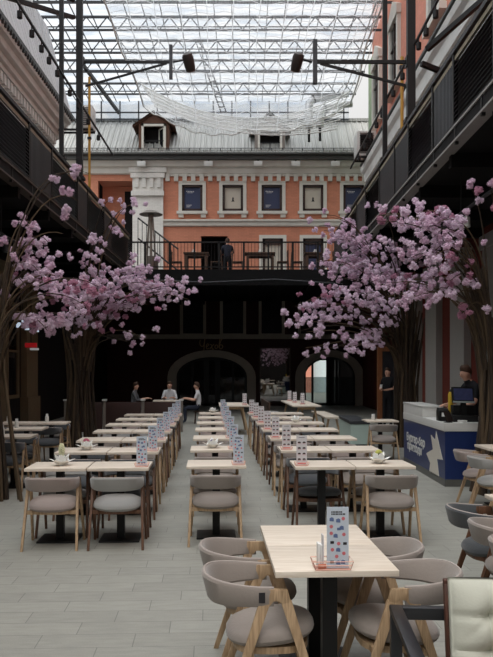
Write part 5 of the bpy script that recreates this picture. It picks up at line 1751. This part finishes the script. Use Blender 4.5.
def person(label, loc, rz, joints, shirt, trousers, sleeves='short', hair=HAIRB, scale=1.0, cat='person'):
    J = {}
    for k, v in STAND.items():
        v = joints.get(k, v)
        if k in ('hip', 'knee', 'ankle', 'toe', 'sh', 'el', 'wr', 'pa'):
            J[k + 'R'] = Vector(joints.get(k + 'R', v)); l = joints.get(k + 'L', (-v[0], v[1], v[2])); J[k + 'L'] = Vector(l)
        else:
            J[k] = Vector(v)
    order, verts, edges, rad, role = {}, [], [], [], []

    def add(n, p, r, ro, par=None):
        order[n] = len(verts); verts.append(Vector(p) * scale); rad.append((r[0] * scale, r[1] * scale)); role.append(ro)
        if par is not None:
            edges.append((order[par], order[n]))
    add('pelvis', J['pelvis'], RAD['pelvis'], 'tr')
    add('spine', J['spine'], RAD['spine'], 'sh', 'pelvis')
    add('chest', J['chest'], RAD['chest'], 'sh', 'spine')
    add('neck', J['neck'], RAD['neck'], 'sk', 'chest')
    add('jaw', J['jaw'], RAD['jaw'], 'sk', 'neck')
    add('skull', J['skull'], RAD['skull'], 'sk', 'jaw')
    add('crown', J['crown'], RAD['crown'], 'sk', 'skull')
    fwd = Vector((0, 1, 0)) if 'face' not in joints else Vector(joints['face']).normalized()
    add('nose', J['jaw'] + (J['skull'] - J['jaw']) * .45 + fwd * .098, (.013, .016), 'sk', 'skull')
    sd = fwd.cross(Vector((0, 0, 1))).normalized()
    for s_, nm in ((1, 'earR'), (-1, 'earL')):
        add(nm, J['skull'] + sd * s_ * .085 - Vector((0, 0, .025)) - fwd * .01, (.012, .022), 'sk', 'skull')
    for S, sg in (('R', 1), ('L', -1)):
        add('hip' + S, J['hip' + S], RAD['hip'], 'tr', 'pelvis'); add('knee' + S, J['knee' + S], RAD['knee'], 'tr', 'hip' + S)
        add('ankle' + S, J['ankle' + S], RAD['ankle'], 'tr', 'knee' + S); add('toe' + S, J['toe' + S], RAD['toe'], 'shoe', 'ankle' + S)
        add('sh' + S, J['sh' + S], RAD['sh'], 'sh', 'chest')
        mid = (J['sh' + S] + J['el' + S]) / 2
        add('up' + S, mid, (.053, .053), 'sh', 'sh' + S)
        add('el' + S, J['el' + S], RAD['el'], 'sk' if sleeves == 'short' else 'sh', 'up' + S)
        add('wr' + S, J['wr' + S], RAD['wr'], 'sk', 'el' + S); add('pa' + S, J['pa' + S], RAD['pa'], 'sk', 'wr' + S)
        d = (J['pa' + S] - J['wr' + S]).normalized()
        side = d.cross(Vector((0, 0, 1)))
        side = side.normalized() if side.length > .1 else Vector((0, 1, 0))
        nrm = side.cross(d)
        for f, (o, ln) in enumerate(((-.026, .072), (-.009, .084), (.009, .078), (.026, .058))):
            k1 = J['pa' + S] + d * .035 + side * o; k2 = k1 + d * ln * .5 - nrm * .006; k3 = k2 + d * ln * .45 - nrm * .022
            add('k1%d%s' % (f, S), k1, (.009, .009), 'sk', 'pa' + S); add('k2%d%s' % (f, S), k2, (.008, .008), 'sk', 'k1%d%s' % (f, S)); add('k3%d%s' % (f, S), k3, (.0065, .0065), 'sk', 'k2%d%s' % (f, S))
        th = J['wr' + S].lerp(J['pa' + S], .6) - side * .034 * 1
        add('th1' + S, th, (.010, .010), 'sk', 'pa' + S); add('th2' + S, th - side * .012 + d * .04 - nrm * .01, (.008, .008), 'sk', 'th1' + S)
    me = bpy.data.meshes.new('body'); me.from_pydata([tuple(v) for v in verts], edges, [])
    tmp = bpy.data.objects.new('tmp_body', me); COL.objects.link(tmp)
    sk = tmp.modifiers.new('skin', 'SKIN'); sk.use_smooth_shade = True
    sv = me.skin_vertices[0].data
    for i, r in enumerate(rad):
        sv[i].radius = r; sv[i].use_root = (i == 0)
    sb = tmp.modifiers.new('sub', 'SUBSURF'); sb.levels = 1; sb.render_levels = 1
    bpy.context.view_layer.update()
    out = bpy.data.meshes.new_from_object(tmp.evaluated_get(bpy.context.evaluated_depsgraph_get()))
    bpy.data.objects.remove(tmp)
    out.name = 'body'
    out.materials.clear()
    for m_ in (SKIN, CLOTHS[shirt], CLOTHS[trousers], CLOTHS['black']):
        out.materials.append(m_)
    mi = {'sk': 0, 'sh': 1, 'tr': 2, 'shoe': 3}
    for p in out.polygons:
        c = p.center; best = None
        for a, b in edges:
            A, B = verts[a], verts[b]; ab = B - A
            u = max(0, min(1, (c - A).dot(ab) / max(ab.length_squared, 1e-9)))
            dist = (c - A - ab * u).length / (rad[a][0] * (1 - u) + rad[b][0] * u)
            if best is None or dist < best[0]:
                best = (dist, role[b] if u > .5 else role[a])
        p.material_index = mi[best[1]]; p.use_smooth = True
    t = thing('person', label, cat, loc, rz)
    link('body', out, t)
    sk_, cr_ = J['skull'] * scale, J['crown'] * scale
    h = MB()
    up = (cr_ - J['jaw'] * scale).normalized()
    bk = -fwd
    rgs = []
    cen = sk_ + up * .012 + bk * .012
    sdv = up.cross(fwd).normalized()
    for i in range(7):
        th = PI * .60 * (1 - i / 7) + .03
        rgs.append([cen + (sdv * math.cos(a) * .088 + fwd * math.sin(a) * .100) * math.sin(th) * scale + up * math.cos(th) * .098 * scale + (up * .062 * math.sin(a) * math.sin(th) if True else 0) * (1 if th > .9 else th / .9) for a in [2 * PI * j / 16 for j in range(16)]])
    h.rings(rgs).build('hair', hair, t, smooth=True)
    for s_ in (-1, 1):
        MB().ball(sk_ + fwd * .083 + sdv * s_ * .032 - up * .022, (.009, .006, .006), 6, 5).build('eye', EYE_M, t)
    MB().beam(sk_ + fwd * .086 + sdv * -.022 - up * .088, sk_ + fwd * .086 + sdv * .022 - up * .088, .006, .006).build('mouth', mat('lip', (150, 92, 84), .5), t)
    return t


# the waiter standing by the tree, cup held in front
wp = at(388, 400, 23.6)
person('dark haired person in black standing by the tree holding a white cup', (wp.x, 23.6, 0), PI / 2 + .9, {'elR': (.24, .02, 1.15), 'wrR': (.12, .26, 1.12), 'paR': (.07, .31, 1.13), 'elL': (-.24, .02, 1.15), 'wrL': (-.1, .26, 1.10), 'paL': (-.04, .30, 1.10)}, 'black', 'black')
c_ = thing('paper_cup', 'small white cup held by the waiter standing by the tree', 'cup', (wp.x - .26, 23.6 - .33, 1.165))
MB().lathe([(.028, 0), (.038, .09), (.036, .09)], n=14).build('cup', PAPER, c_, smooth=True)
MB().lathe([(.04, .09), (.04, .098), (.03, .104)], n=14).build('lid', WHITE, c_, smooth=True)
# the cashier behind the counter leaning over the till
person('brown haired person in black working at the register behind the counter', (3.62, 12.42, 0), PI / 2 + .25, {'chest': (0, .05, 1.36), 'neck': (0, .09, 1.50), 'jaw': (0, .14, 1.56), 'skull': (0, .15, 1.65), 'crown': (0, .14, 1.715), 'face': (0, .94, -.3),
        'shR': (.17, .05, 1.43), 'shL': (-.17, .05, 1.43), 'elR': (.25, .16, 1.18), 'wrR': (.17, .37, 1.13), 'paR': (.14, .43, 1.13), 'elL': (-.25, .14, 1.17), 'wrL': (-.15, .36, 1.10), 'paL': (-.11, .42, 1.10)}, 'black', 'black', scale=1.02)
# the person on the terrace, seen from behind
person('person in dark clothes standing on the terrace with back turned', (at(227.5, 260, 31.6).x, 31.6, TZ), .1, {'elR': (.24, .1, 1.18), 'wrR': (.16, .30, 1.15), 'paR': (.12, .36, 1.14), 'elL': (-.24, .1, 1.18), 'wrL': (-.16, .30, 1.15), 'paL': (-.12, .36, 1.14)}, 'navy', 'black', sleeves='long', scale=1.02)
# guests seated at the back
SIT = {'pelvis': (0, 0, .50), 'spine': (0, -.02, .70), 'chest': (0, .02, .90), 'neck': (0, .04, 1.05), 'jaw': (0, .07, 1.12), 'skull': (0, .065, 1.21), 'crown': (0, .055, 1.27), 'hip': (.09, .04, .5), 'knee': (.11, .44, .50), 'ankle': (.11, .42, .08), 'toe': (.12, .55, .03),
       'sh': (.17, .02, .98), 'el': (.23, .12, .74), 'wr': (.14, .40, .80), 'pa': (.10, .47, .80)}
trestle_table('small trestle table at the back where three guests sit', -2.95, -2.15, 24.5, 25.1, .74)
for i, (x, y, a, c, lab) in enumerate(((-1.52, 24.78, PI / 2, 'white', 'guest in a white top seated nearest the aisle at the back'), (-2.55, 25.92, PI, 'white', 'guest in white facing the viewer at the back table'), (-3.58, 24.78, -PI / 2, 'grey', 'guest in grey seated at the far side of the back table'))):
    person(lab, (x, y, 0), a, SIT, c, 'denim', 'long' if i else 'short')
    s = thing('stool', 'dark stool under the %s' % lab.replace('seated ', '').split(' at the')[0], 'stool', (x, y, 0), a, 'stools at the back table')
    part('seat', 'st_seat', lambda: MB().lathe([(.16, .36), (.18, .37), (.18, .385), (.16, .39)], n=16), DARKWOOD, s)
    for k_ in range(4):
        aa = PI / 4 + k_ * PI / 2
        part('leg', 'st_leg%d' % k_, lambda: MB().beam((.13 * math.cos(aa), .13 * math.sin(aa), .36), (.17 * math.cos(aa), .17 * math.sin(aa), 0), .03, .03), DARKWOOD, s)
